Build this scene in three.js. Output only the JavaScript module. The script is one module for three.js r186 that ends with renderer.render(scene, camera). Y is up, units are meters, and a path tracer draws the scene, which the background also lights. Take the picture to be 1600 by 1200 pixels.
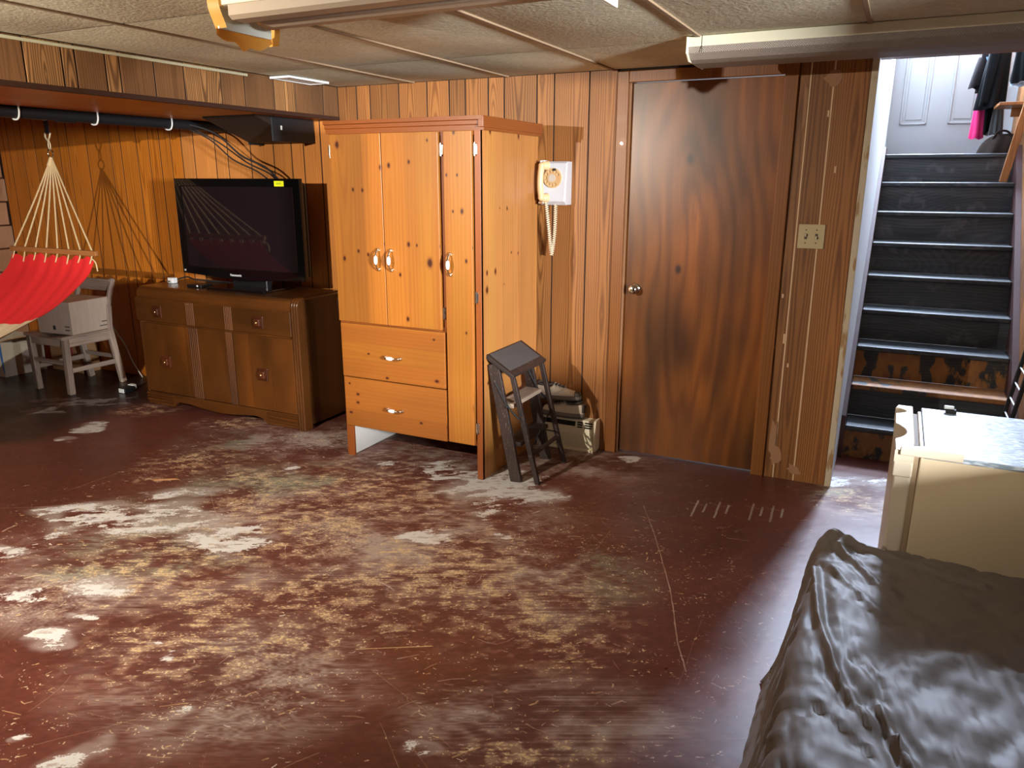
import * as THREE from 'three';
import { RoundedBoxGeometry } from 'three/addons/geometries/RoundedBoxGeometry.js';
import { TextGeometry } from 'three/addons/geometries/TextGeometry.js';
import { FontLoader } from 'three/addons/loaders/FontLoader.js';
import { RectAreaLightUniformsLib } from 'three/addons/lights/RectAreaLightUniformsLib.js';
import { mergeGeometries } from 'three/addons/utils/BufferGeometryUtils.js';

// ------------------------------------------------------------------ camera, sky, lights, exposure
const scene = new THREE.Scene();
const camera = new THREE.PerspectiveCamera(53.31, 4 / 3, 0.05, 60);
camera.rotation.order = 'YXZ';
camera.position.set(0, 1.52, 0);
camera.rotation.set(THREE.MathUtils.degToRad(-15), THREE.MathUtils.degToRad(26.26), THREE.MathUtils.degToRad(0.1));
scene.add(camera);
scene.background = new THREE.Color(0.75, 0.87, 1.0);
RectAreaLightUniformsLib.init();
const renderer = new THREE.WebGLRenderer({ antialias: true });
renderer.toneMapping = THREE.LinearToneMapping;
renderer.toneMappingExposure = 1.0;
renderer.shadowMap.enabled = true;
const LAMP = { at: [-2.6, 1.87, -0.2], aim: [-3.3, 0.4, -3.1], color: [1, 0.91, 0.78], power: 32, angle: 1.36 };   // reflector lamp left of the camera
const WINDOW = { color: [0.95, 0.97, 1.0], radiance: 1000, w: 0.8, h: 0.5, at: [3.84, 1.66, 0.6] };   // basement window, far right
const DOORLIGHT = { color: [0.74, 0.88, 1.14], radiance: 400, w: 0.36, h: 0.7, at: [0.18, 3.02, -6.9] }; // glass in the upper half of the landing door
function areaLight(L, target) {
  const l = new THREE.RectAreaLight(new THREE.Color(...L.color), L.radiance, L.w, L.h);
  l.position.set(...L.at); l.lookAt(...target); scene.add(l); return l;
}
areaLight(WINDOW, [0, WINDOW.at[1], WINDOW.at[2]]);
areaLight(DOORLIGHT, [DOORLIGHT.at[0], DOORLIGHT.at[1], 0]);

// ------------------------------------------------------------------ helpers
let seed = 12345;
const rnd = () => { seed = (seed + 0x6d2b79f5) | 0; let t = Math.imul(seed ^ (seed >>> 15), 1 | seed); t = (t + Math.imul(t ^ (t >>> 7), 61 | t)) ^ t; return ((t ^ (t >>> 14)) >>> 0) / 4294967296; };
const R = (a, b) => a + (b - a) * rnd();
const clamp = (v, a = 0, b = 1) => (v < a ? a : v > b ? b : v), mix = (a, b, t) => a + (b - a) * t;
const sstep = (a, b, v) => { const t = clamp((v - a) / (b - a)); return t * t * (3 - 2 * t); };
const hash = (x, y) => { let n = (Math.imul(x, 374761393) + Math.imul(y, 668265263)) | 0; n = Math.imul(n ^ (n >>> 13), 1274126177); return ((n ^ (n >>> 16)) >>> 0) / 4294967296; };
function noise(x, y) {
  const ix = Math.floor(x), iy = Math.floor(y); let fx = x - ix, fy = y - iy; fx = fx * fx * (3 - 2 * fx); fy = fy * fy * (3 - 2 * fy);
  const a = hash(ix, iy), b = hash(ix + 1, iy), c = hash(ix, iy + 1), d = hash(ix + 1, iy + 1);
  return a + (b - a) * fx + (c - a) * fy + (a - b - c + d) * fx * fy;
}
const fbm = (x, y, o = 4) => { let s = 0, a = 0.5; for (let i = 0; i < o; i++) { s += a * noise(x, y); x = x * 2.03 + 17.3; y = y * 2.03 + 5.7; a *= 0.5; } return s / (1 - Math.pow(0.5, o)); };
const names = {};
function numbered(n) { if (!(n in names)) { names[n] = 0; return n; } names[n]++; return n + '_' + String(names[n]).padStart(3, '0'); }
function uvBox(g, along = 'y', ou = 0, ov = 0) {        // uv in metres from the dominant normal; texture v runs along the given axis
  if (g.index) g = g.toNonIndexed();
  const p = g.attributes.position, n = g.attributes.normal, uv = new Float32Array(p.count * 2), k = { x: 0, y: 1, z: 2 }[along];
  for (let i = 0; i < p.count; i += 3) {
    const N = [0, 0, 0], q = [0, 1, 2].map((j) => [p.getX(i + j), p.getY(i + j), p.getZ(i + j)]);
    for (let j = 0; j < 3; j++) { N[0] += n.getX(i + j); N[1] += n.getY(i + j); N[2] += n.getZ(i + j); }
    const a = N.map(Math.abs), m = a.indexOf(Math.max(...a)), rest = [0, 1, 2].filter((e) => e !== m);
    const v = m === k ? rest[1] : k, u = rest.find((e) => e !== v);
    for (let j = 0; j < 3; j++) { uv[(i + j) * 2] = q[j][u] + ou; uv[(i + j) * 2 + 1] = q[j][v] + ov; }
  }
  g.setAttribute('uv', new THREE.BufferAttribute(uv, 2));
  return g;
}
function obj(name, geos, material, parent = scene, opt = {}) {
  geos = [].concat(geos).map((g) => { const c = g.index ? g.toNonIndexed() : g; for (const k of Object.keys(c.attributes)) if (!['position', 'normal', 'uv'].includes(k)) c.deleteAttribute(k); return c; });
  let g = geos.length > 1 ? mergeGeometries(geos) : geos[0];
  if (!opt.keepUV) g = uvBox(g, opt.along || 'y', opt.ou ?? R(0, 3), opt.ov ?? R(0, 3));
  const m = new THREE.Mesh(g, material);
  m.name = parent === scene ? numbered(name) : name; m.castShadow = m.receiveShadow = true;
  if (opt.label) m.userData.label = opt.label;
  parent.add(m); return m;
}
function group(name, parent = scene) { const g = new THREE.Group(); g.name = parent === scene ? numbered(name) : name; parent.add(g); return g; }
function thing(name, label, category, grp) { const g = group(name); g.userData = { label, category }; if (grp) g.userData.group = grp; return g; }
function tag(o, label, category, grp) { Object.assign(o.userData, { label, category }); if (grp) o.userData.group = grp; return o; }
function struct(name, geos, material, opt) { const o = geos ? obj(name, geos, material, scene, opt) : group(name); o.userData.kind = 'structure'; return o; }
const bx = (x0, x1, y0, y1, z0, z1, r = 0) => {
  const w = x1 - x0, h = y1 - y0, d = z1 - z0;
  const g = r > 0 ? new RoundedBoxGeometry(w, h, d, 2, Math.min(r, w / 2.01, h / 2.01, d / 2.01)) : new THREE.BoxGeometry(w, h, d);
  return g.translate((x0 + x1) / 2, (y0 + y1) / 2, (z0 + z1) / 2);
};
const shape = (pts) => new THREE.Shape(pts.map((p) => new THREE.Vector2(p[0], p[1])));
const EX = (s, d, bev) => new THREE.ExtrudeGeometry(s, bev ? { depth: d - 2 * bev, bevelEnabled: true, bevelSize: bev, bevelThickness: bev, bevelSegments: 2, bevelOffset: -bev, curveSegments: 14 } : { depth: d, bevelEnabled: false, curveSegments: 14 });
const extrZ = (pts, z0, z1, bev = 0) => EX(Array.isArray(pts) ? shape(pts) : pts, z1 - z0, bev).translate(0, 0, z0 + bev);
const extrX = (pts, x0, x1, bev = 0) => EX(shape(pts.map(([z, y]) => [-z, y])), x1 - x0, bev).translate(0, 0, bev).rotateY(Math.PI / 2).translate(x0, 0, 0);
const extrY = (pts, y0, y1, bev = 0) => EX(shape(pts.map(([x, z]) => [x, -z])), y1 - y0, bev).translate(0, 0, bev).rotateX(-Math.PI / 2).translate(0, y0, 0);
const V = (a) => new THREE.Vector3(...a);
function bar(a, b, w, d, hint = [1, 0, 0], r = 0.003) {     // rectangular bar from a to b; w along hint, d across
  a = V(a); b = V(b); const Y = b.clone().sub(a), L = Y.length(); Y.normalize();
  const Z = V(hint).cross(Y).normalize(), X = Y.clone().cross(Z);
  const g = r ? new RoundedBoxGeometry(w, L, d, 1, r) : new THREE.BoxGeometry(w, L, d);
  return g.applyMatrix4(new THREE.Matrix4().makeBasis(X, Y, Z).setPosition(a.add(b).multiplyScalar(0.5)));
}
const tube = (pts, r, seg, rad = 7, closed = false) => new THREE.TubeGeometry(new THREE.CatmullRomCurve3(pts.map(V), closed), seg || pts.length * 6, r, rad, closed);
const cyl = (a, b, r0, r1 = r0, n = 16) => { a = V(a); b = V(b); const Y = b.clone().sub(a), L = Y.length(); return new THREE.CylinderGeometry(r1, r0, L, n).applyQuaternion(new THREE.Quaternion().setFromUnitVectors(new THREE.Vector3(0, 1, 0), Y.normalize())).translate(...a.add(b).multiplyScalar(0.5).toArray()); };
const sph = (p, r, s = [1, 1, 1], n = 16) => new THREE.SphereGeometry(r, n, Math.ceil(n * 0.7)).scale(...s).translate(...p);
const lathe = (pts, n = 24) => new THREE.LatheGeometry(pts.map((p) => new THREE.Vector2(p[0], p[1])), n);
function surf(nu, nv, f) {                                 // grid surface f(u,v) -> [x,y,z], u,v in 0..1
  const P = new Float32Array((nu + 1) * (nv + 1) * 3), U = new Float32Array((nu + 1) * (nv + 1) * 2), I = [];
  for (let j = 0, k = 0; j <= nv; j++) for (let i = 0; i <= nu; i++, k++) { const q = f(i / nu, j / nv); P.set(q, k * 3); U[k * 2] = i / nu; U[k * 2 + 1] = j / nv; }
  for (let j = 0; j < nv; j++) for (let i = 0; i < nu; i++) { const a = j * (nu + 1) + i, b = a + 1, c = a + nu + 1, d = c + 1; I.push(a, b, d, a, d, c); }
  const g = new THREE.BufferGeometry(); g.setAttribute('position', new THREE.BufferAttribute(P, 3)); g.setAttribute('uv', new THREE.BufferAttribute(U, 2)); g.setIndex(I); g.computeVertexNormals(); return g;
}

// ------------------------------------------------------------------ procedural textures
function dataTex(W, H, f, w, h, srgb = true) {
  const d = new Uint8Array(W * H * 4), o = [0, 0, 0];
  for (let j = 0, k = 0; j < H; j++) for (let i = 0; i < W; i++, k += 4) { f((i + 0.5) / W * w, (j + 0.5) / H * h, o); d[k] = clamp(o[0], 0, 255); d[k + 1] = clamp(o[1], 0, 255); d[k + 2] = clamp(o[2], 0, 255); d[k + 3] = 255; }
  const t = new THREE.DataTexture(d, W, H); t.wrapS = t.wrapT = THREE.MirroredRepeatWrapping; t.magFilter = THREE.LinearFilter; t.minFilter = THREE.LinearMipmapLinearFilter; t.generateMipmaps = true;
  if (srgb) t.colorSpace = THREE.SRGBColorSpace; t.repeat.set(1 / w, 1 / h); t.needsUpdate = true; return t;
}
function wood({ W = 512, H = 1280, w = 0.8, h = 2.4, s = 1, cell = 0.2, base, dark, freq = 90, pow = 2, amt = 0.5, fibre = 0.15, tone = 0.1, blotch = 0.15, knots = [], wob = 0.012, spread = 0.05, tint }) {
  const dr = [0, 1, 2].map((i) => dark[i] - base[i]), D = [];
  const ds = new Float32Array(Math.ceil(w / cell) * H);
  const NC = Math.ceil(w / cell);
  return dataTex(W, H, (x, y, o) => {
    const c = Math.floor(x / cell), cs = c * 31.7 + s * 101.3;
    let xl = x - (c + 0.5) * cell + (hash(c, s) - 0.5) * cell * 0.35;
    xl += wob * (noise(y * 1.7, cs) - 0.5) + 0.004 * (noise(x * 45 + s, y * 7) - 0.5);
    const dd = 0.004 + spread * Math.abs(noise(y * 0.9 + 3, cs + 9) - 0.42) * 2;
    let rr = Math.sqrt(xl * xl + dd * dd), kn = 0;
    for (const q of knots) { const ax = (x - q[0]) / q[2], ay = (y - q[1]) / (q[2] * 1.5), d2 = ax * ax + ay * ay; if (d2 < 16) { rr += 0.02 * Math.exp(-d2 * 0.4) * q[2] * 40; kn = Math.max(kn, d2 < 1.2 ? 1 - 0.35 * d2 : Math.exp(-d2 * 0.75)); } }
    const ph = rr * freq + 0.6 * noise(x * 22, y * 2.5 + s * 7);
    const k = Math.pow(0.5 + 0.5 * Math.cos(ph * 6.2832), pow) * (0.55 + 0.45 * noise(x * 15 + 50, y * 2 + s));
    const fb = noise(x * 850, y * 14 + s * 3) * 0.6 + noise(x * 300, y * 5) * 0.4 - 0.5;
    const t = amt * k + fibre * fb, L = 1 + tone * (hash(c + 77, s) - 0.5) * 2 + blotch * (fbm(x * 5 + s * 13, y * 1.6, 3) - 0.5);
    for (let i = 0; i < 3; i++) o[i] = (base[i] + dr[i] * t) * L;
    if (tint) tint(x, y, o);
    if (kn > 0.02) { o[0] = mix(o[0], 52, kn * 0.95); o[1] = mix(o[1], 16, kn * 0.97); o[2] = mix(o[2], 6, kn * 0.95); }
  }, w, h);
}
const std = (o) => new THREE.MeshStandardMaterial({ roughness: 0.6, ...o });
const phys = (o) => new THREE.MeshPhysicalMaterial({ roughness: 0.5, ...o });
const C = (r, g, b) => new THREE.Color().setRGB(r / 255, g / 255, b / 255, THREE.SRGBColorSpace);

const panelA = std({ map: wood({ s: 2, cell: 0.2, base: [200, 120, 38], dark: [118, 58, 10], freq: 62, pow: 3, amt: 0.55, fibre: 0.22, spread: 0.07 }), roughness: 0.42 });
const panelB = std({ map: wood({ s: 5, cell: 0.2, base: [206, 134, 68], dark: [140, 80, 30], freq: 70, pow: 2, amt: 0.32, fibre: 0.25 }), roughness: 0.42 });
const panelC = std({ map: wood({ s: 9, cell: 0.2, base: [158, 104, 54], dark: [88, 48, 18], freq: 105, pow: 2.2, amt: 0.75, fibre: 0.2, spread: 0.085, wob: 0.01 }), roughness: 0.5 });
const panelD = std({ map: wood({ s: 14, W: 512, H: 640, h: 1.2, cell: 0.2, base: [122, 84, 50], dark: [58, 34, 14], freq: 90, pow: 2, amt: 0.35, fibre: 0.4, blotch: 0.5 }), roughness: 0.6 });
const panelE = std({ map: wood({ s: 15, W: 256, H: 640, h: 1.2, w: 0.4, cell: 0.1, base: [176, 128, 78], dark: [62, 34, 12], freq: 110, pow: 1.6, amt: 0.85, fibre: 0.2, spread: 0.06 }), roughness: 0.6 });
const list = (s) => s.split(' ').map((q) => q.split(',').map(Number));
const knotsF = list('0.096,1.687,0.0093 0.36,1.575,0.0067 0.409,1.584,0.0067 0.528,1.6,0.0053 0.183,1.466,0.0053 0.242,1.464,0.0053 0.106,1.114,0.0067 0.199,1.156,0.0053 0.26,1.141,0.0053 0.512,1.202,0.0067 0.561,1.199,0.004 0.635,1.115,0.012 0.455,1.047,0.0053 0.493,0.821,0.0067 0.636,1.698,0.004 0.784,1.731,0.0053 0.74,1.538,0.004 0.799,1.538,0.004 0.773,1.369,0.004 0.823,1.37,0.0067 0.843,1.134,0.0053 0.891,0.465,0.008 0.89,0.39,0.012 0.838,0.778,0.004');
const knotsS = list('0.622,1.738,0.0067 0.313,1.73,0.0067 0.442,1.376,0.0053 0.524,1.38,0.0027 0.662,1.072,0.0067 0.573,1.071,0.008 0.663,0.988,0.0093 0.392,1.151,0.004 0.312,1.141,0.004 0.477,0.996,0.0027 0.659,0.51,0.0053 0.579,0.373,0.0053');
const knotsD = list('0.726,0.647,0.004 0.611,0.232,0.004 0.489,0.347,0.0053 0.508,0.659,0.0067 0.375,0.147,0.0053 0.327,0.144,0.0053 0.264,0.094,0.0053 0.266,0.555,0.0053 0.431,0.093,0.004');
const strips = (x, y, o) => { const c = Math.floor(x / 0.095), l = 1 + 0.09 * (hash(c, 44) - 0.5) - (x / 0.095 - c < 0.025 ? 0.05 : 0); o[0] *= l; o[1] *= l * (1 + 0.06 * (hash(c, 4) - 0.5)); o[2] *= l; };
const pineOf = (s, w, h, knots, base) => phys({ map: wood({ s, W: Math.round(w * 720), H: Math.round(h * 720), w, h, cell: 0.25, base, dark: [128, 68, 20], freq: 50, pow: 1.5, amt: 0.28, fibre: 0.1, knots, tint: strips, tone: 0.06, blotch: 0.2 }), roughness: 0.38, clearcoat: 0.25, clearcoatRoughness: 0.3 });
const pine = pineOf(21, 1.0, 1.9, knotsF, [160, 101, 36]), pineSide = pineOf(24, 0.8, 1.9, knotsS, [176, 122, 64]), pineDrawer = pineOf(27, 0.8, 0.9, knotsD, [154, 92, 32]);
const pineTrim = phys({ map: wood({ s: 23, W: 256, w: 0.4, base: [142, 76, 28], dark: [104, 46, 12], freq: 120, amt: 0.5, knots: [[0.1, 0.7, 0.007], [0.3, 1.9, 0.009]] }), roughness: 0.38, clearcoat: 0.25, clearcoatRoughness: 0.3 });
const walnut = phys({ map: wood({ s: 31, W: 384, H: 1024, cell: 0.4, base: [88, 50, 18], dark: [50, 24, 8], freq: 110, pow: 1.4, amt: 0.3, fibre: 0.35, blotch: 0.9, spread: 0.03 }), roughness: 0.3, clearcoat: 0.35, clearcoatRoughness: 0.22 });
const walnutDark = phys({ map: wood({ s: 32, W: 256, w: 0.4, cell: 0.2, base: [78, 38, 18], dark: [46, 20, 9], freq: 110, amt: 0.4, fibre: 0.3, blotch: 0.3 }), roughness: 0.3, clearcoat: 0.35, clearcoatRoughness: 0.2 });
const doorWood = phys({ map: wood({ s: 41, W: 768, H: 1536, w: 0.8, h: 2.1, cell: 0.8, base: [134, 78, 24], dark: [68, 30, 8], freq: 13, pow: 1.3, amt: 0.42, fibre: 0.3, blotch: 0.9, wob: 0.2, spread: 0.3, tone: 0, knots: [[0.33, 1.62, 0.014], [0.3, 1.06, 0.012]] }), roughness: 0.36, clearcoat: 0.2, clearcoatRoughness: 0.3 });
const casingWood = phys({ map: wood({ s: 43, W: 256, w: 0.4, base: [140, 86, 36], dark: [96, 50, 16], freq: 80, amt: 0.4, fibre: 0.3 }), roughness: 0.4, clearcoat: 0.15 });
const greyWood = std({ map: wood({ s: 51, W: 256, H: 768, w: 0.4, cell: 0.1, base: [186, 166, 148], dark: [116, 98, 86], freq: 140, amt: 0.5, fibre: 0.5, blotch: 0.6 }), roughness: 0.8 });
const ladderWood = std({ map: wood({ s: 53, W: 256, H: 512, w: 0.4, cell: 0.1, base: [50, 36, 32], dark: [28, 19, 16], freq: 120, amt: 0.5, fibre: 0.5, blotch: 0.7, tint: (x, y, o) => { if (noise(x * 260, y * 120) > 0.9) { o[0] += 70; o[1] += 62; o[2] += 56; } } }), roughness: 0.55 });
const barWood = std({ map: wood({ s: 55, W: 256, H: 512, w: 0.4, cell: 0.1, base: [176, 118, 66], dark: [112, 66, 32], freq: 130, amt: 0.5, fibre: 0.4, blotch: 0.5 }), roughness: 0.6 });
const stairBlack = (s, worn) => phys({ map: wood({ s, W: 384, H: 768, w: 0.8, h: 0.9, cell: 0.8, base: [62, 67, 71], dark: [26, 28, 30], freq: 60, pow: 1.2, amt: 0.5, fibre: 0.5, blotch: 0.9, spread: 0.2, wob: 0.1, tint: (x, y, o) => {
  if (worn) { const t = sstep(0.5 - worn * 0.2, 0.6 - worn * 0.2, fbm(x * 9 + s, y * 16, 5)); o[0] = mix(o[0], 128 + 30 * noise(x * 30, y * 60), t); o[1] = mix(o[1], 84 + 22 * noise(x * 30, y * 60), t); o[2] = mix(o[2], 48, t); }
  else { const t = sstep(0.62, 0.8, fbm(x * 12 + s, y * 12, 4)) * 0.6 + 0.25 * sstep(0.55, 0.75, noise(x * 110, y * 5)); for (let i = 0; i < 3; i++) o[i] = mix(o[i], 92, t); } } }), roughness: worn ? 0.6 : 0.42 });
const stairDark = stairBlack(61, 0), stairDark2 = stairBlack(62, 0), stairWorn = stairBlack(63, 1), stairHalf = stairBlack(64, 0.45);
const white = std({ color: C(226, 230, 230), roughness: 0.55 });
const whiteWall = std({ map: dataTex(256, 256, (x, y, o) => { const n = 8 * (fbm(x * 20, y * 20, 4) - 0.5); o[0] = 196 + n; o[1] = 202 + n; o[2] = 204 + n; }, 1, 1), roughness: 0.6 });
const doorWhite = std({ color: C(152, 150, 148), roughness: 0.45 });
const cream = std({ color: C(240, 230, 204), roughness: 0.6 });
const creamMetal = std({ color: C(230, 222, 192), roughness: 0.45 });
const creamPaint = std({ map: dataTex(64, 512, (x, y, o) => { const n = fbm(x * 60, y * 8, 4), t = sstep(0.56, 0.7, n); o[0] = mix(206, 168, t); o[1] = mix(192, 132, t); o[2] = mix(164, 92, t); }, 0.2, 2.2), roughness: 0.65 });
const blackGloss = phys({ color: C(10, 10, 11), roughness: 0.08, clearcoat: 1, clearcoatRoughness: 0.03 });
const blackPlastic = std({ color: C(18, 18, 20), roughness: 0.4 });
const rubber = std({ color: C(26, 26, 28), roughness: 0.7 });
const darkMetal = std({ color: C(38, 40, 44), roughness: 0.5, metalness: 0.4 });
const chrome = std({ color: C(225, 222, 212), roughness: 0.14, metalness: 1 });
const brass = std({ color: C(214, 186, 128), roughness: 0.25, metalness: 1 });
const porcelain = phys({ color: C(240, 240, 236), roughness: 0.15, clearcoat: 0.6 });
const card = (a, b, c2) => std({ map: dataTex(128, 128, (x, y, o) => { const n = 14 * (fbm(x * 60, y * 12, 3) - 0.5); o[0] = a + n; o[1] = b + n; o[2] = c2 + n; }, 0.5, 0.5), roughness: 0.85 });
const cardGrey = card(222, 204, 184), cardBrown = card(176, 132, 88), cardPale = card(196, 186, 168);
const ink = std({ color: C(60, 48, 44), roughness: 0.8 });

// floor paint: worn oxide-red concrete, two detailed sheets and one for the part behind the camera
const FW = list('-1.99,3.33,0.23,0.1 -1.7,3.24,0.32,0.16 -1.21,3.08,0.12,0.16 -1.3,3.01,0.17,0.07 -1.6,2.64,0.12,0.08 -1.55,2.29,0.09,0.05 -1.2,1.74,0.06,0.03 -1.52,2.44,0.04,0.03 -0.1,3.65,0.23,0.22 -0.11,3.37,0.06,0.09 0.06,3.52,0.16,0.08 0.66,4.03,0.06,0.05 -0.04,3.12,0.03,0.03 -0.25,1.77,0.05,0.02 -1.54,1.99,0.02,0.03 -1.39,1.86,0.03,0.02 -2.65,4.59,0.08,0.08 -2.7,4.37,0.06,0.04 1.84,3.72,0.17,0.07 -1.2,3.91,0.04,0.05 -2.11,2.94,0.11,0.06 -1.86,2.58,0.1,0.06 -0.38,3.87,0.14,0.13 -0.71,3.99,0.05,0.05 -1.13,2.18,0.03,0.02 -1.22,2.24,0.02,0.02 -1.6,3.56,0.19,0.08 -0.4,3.1,0.11,0.08 -1.02,1.92,0.03,0.02 0.23,4.23,0.07,0.06 -3.09,5.21,0.36,0.13 -3.22,4.98,0.17,0.06');
const FY = list('-0.82,2.27,0.26,0.13 -0.52,2.66,0.12,0.22 -0.42,2.39,0.08,0.1 -1.29,3,0.36,0.27 -1.78,4.01,0.25,0.2 -2.48,4.98,0.2,0.13 -1.79,4.68,0.25,0.12 -0.93,3.19,0.35,0.34 -1.54,2.73,0.3,0.25 -0.77,3.56,0.51,0.41 -1.29,3.4,0.18,0.3 -1.08,2.56,0.29,0.18 -0.37,2.84,0.24,0.38 -1.87,3.72,0.13,0.04 0.04,1.76,0.24,0.07 -1.07,2.26,0.34,0.22 -0.15,2.73,0.23,0.41 1.67,3.49,0.19,0.17 0.14,2.46,0.28,0.3 -0.72,2.58,0.29,0.23 -1.42,3.77,0.2,0.11');
const FG = list('-1.21,3.64,0.43,0.3 -0.55,3.87,0.59,0.57 -1.23,4.33,0.61,0.3 -0.14,3.82,0.38,0.46 -1.4,3.06,0.62,0.51 -1.67,2.63,0.39,0.24 -0.88,2.09,0.4,0.29 -0.44,3.19,0.58,0.55 0.36,4.02,0.43,0.3 1.7,3.53,0.22,0.24 0.15,2.73,0.33,0.31 0.1,1.91,0.37,0.17');
const FS = list('-0.95,2.09,0.56,0.43 -0.68,2.58,0.73,0.73 0.05,1.76,0.38,0.12 -1.54,3.06,0.73,0.78 -0.11,2.95,0.43,0.72 -1.29,1.88,0.22,0.19 0.51,2.73,0.41,0.63');
const wsum = (L, s, t) => { let m = 0; for (const e of L) { const a = (s - e[0]) / e[2], b = (t - e[1]) / e[3], d = a * a + b * b; if (d < 2.2) m = Math.max(m, 1 - d / 2.2); } return m; };
const floorCol = (x, z, o) => {
  const s = x * 0.897 - z * 0.4425, t = -x * 0.4425 - z * 0.897;
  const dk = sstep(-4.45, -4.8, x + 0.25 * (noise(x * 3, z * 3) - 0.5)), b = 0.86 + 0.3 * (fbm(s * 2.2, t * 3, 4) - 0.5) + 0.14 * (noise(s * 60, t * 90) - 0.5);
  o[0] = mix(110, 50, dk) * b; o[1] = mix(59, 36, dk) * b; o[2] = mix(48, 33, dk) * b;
  const hf = noise(s * 230 + 30 * noise(t * 7, s * 5), t * 330), mf = fbm(s * 20, t * 34, 4), lf = fbm(s * 5 + 9, t * 7, 3), st = noise(s * 24 + 60 * noise(s * 2, t * 2), t * 170);
  let w = wsum(FG, s, t); if (w > 0) { const k = clamp(w * 1.3 * sstep(0.3, 0.8, lf * 0.55 + mf * 0.3 + st * 0.2)) * 0.92, gr = sstep(0.45, 0.7, noise(s * 1.7 + 4, t * 2.1)); o[0] = mix(o[0], mix(172, 134, gr), k); o[1] = mix(o[1], mix(158, 136, gr), k); o[2] = mix(o[2], mix(150, 118, gr), k); }
  w = wsum(FY, s, t); if (w > 0) { const hz = clamp(w * 1.2 * sstep(0.42, 0.72, mf)) * 0.6; o[0] = mix(o[0], 176, hz); o[1] = mix(o[1], 146, hz); o[2] = mix(o[2], 120, hz); const g2 = noise(s * 130 + 5, t * 190), k = sstep(0.97 - w * 0.3, 1.07 - w * 0.27, mf * 0.36 + lf * 0.12 + hf * 0.24 + g2 * 0.26 + st * 0.28) * (0.55 + 0.45 * hf); o[0] = mix(o[0], 216, k); o[1] = mix(o[1], 186, k); o[2] = mix(o[2], 134, k); }
  w = wsum(FW, s + 0.16 * (fbm(s * 5, t * 6, 3) - 0.5), t + 0.2 * (fbm(s * 5 + 40, t * 6, 3) - 0.5)); if (w > 0) { const e2 = fbm(s * 7 + 3 + 0.3 * mf, t * 19 - s * 5, 6), k = sstep(0.81 - w * 0.36, 0.87 - w * 0.36, e2 * 0.75 + mf * 0.35 + (hf - 0.5) * 0.14 + (st - 0.5) * 0.12) * (0.55 + 0.45 * sstep(0.25, 0.6, noise(s * 30, t * 60) + 0.3 * hf)) * (1 - dk * 0.5); const hz = 0.68 * sstep(0.02, 0.6, w) * sstep(0.3, 0.6, lf) * (1 - dk); o[0] = mix(o[0], 170, hz); o[1] = mix(o[1], 158, hz); o[2] = mix(o[2], 152, hz); o[0] = mix(o[0], 212, k); o[1] = mix(o[1], 210, k); o[2] = mix(o[2], 208, k); }
  w = 0.12 + wsum(FS, s, t); { const k = sstep(1.03 - w * 0.1, 1.06 - w * 0.1, noise(s * 150, t * 210) * 0.75 + mf * 0.45) * (1 - 0.6 * dk); o[0] = mix(o[0], 214, k); o[1] = mix(o[1], 190, k); o[2] = mix(o[2], 156, k); }
};
function scratch(d, W, H, x0, z0, w, h, pts, col, a, wid = 1) {
  for (let q = 0; q + 1 < pts.length; q++) { const [xa, za] = pts[q], [xb, zb] = pts[q + 1], n = Math.ceil(Math.hypot(xb - xa, zb - za) / 0.0012);
    for (let i = 0; i < n; i++) { const x = mix(xa, xb, i / n) + 0.002 * (noise(i * 0.05, q) - 0.5), z = mix(za, zb, i / n), f = a * (0.35 + 0.65 * noise(i * 0.02 + q * 3, xa * 50)); const I = Math.floor((x - x0) / w * W), J = Math.floor((z - z0) / h * H);
      for (let e = 0; e < wid; e++) { if (I + e < 0 || I + e >= W || J < 0 || J >= H) continue; const k = (J * W + I + e) * 4; for (let c = 0; c < 3; c++) d[k + c] = mix(d[k + c], col[c], f); } } }
}
const scr = [];
for (let i = 0; i < 230; i++) { const cx = R(-3.6, 0.1), cz = R(-3.7, -1.0), r = R(0.1, 0.7), a0 = R(0, 6.3), a1 = a0 + R(0.1, 0.9), pts = []; const straight = rnd() < 0.55; for (let k = 0; k <= 8; k++) { const a = mix(a0, a1, k / 8); pts.push(straight ? [cx + Math.cos(a0) * r * (k / 8) * 0.6, cz + Math.sin(a0) * r * (k / 8) * 0.6] : [cx + r * Math.cos(a), cz + r * Math.sin(a)]); } scr.push([pts, [190, 165, 135], R(0.12, 0.5), 1]); }
scr.push([[[-0.94, -3.34], [-0.82, -3.09], [-0.74, -2.91], [-0.62, -2.63], [-0.56, -2.46], [-0.51, -2.31], [-0.44, -2.15]], [200, 180, 160], 0.8, 2]);
scr.push([[[-1.46, -1.78], [-1.24, -1.91]], [220, 190, 140], 1, 3], [[[-3.34, -2.51], [-3.24, -2.58]], [214, 160, 110], 1, 12]);
for (const [hx, hz] of [[-0.72, -3.52], [-0.62, -3.55], [-0.47, -3.6], [-0.38, -3.62]]) scr.push([[[hx, hz], [hx + 0.01, hz + 0.2]], [170, 160, 150], 0.9, 5], [[[hx + 0.045, hz + 0.02], [hx + 0.05, hz + 0.13]], [170, 160, 150], 0.9, 5], [[[hx - 0.03, hz + 0.04], [hx + 0.05, hz + 0.05]], [170, 160, 150], 0.8, 3]);
const bright = [[226, 216, 204], [214, 190, 150], [220, 186, 128], [190, 160, 140]];
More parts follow.
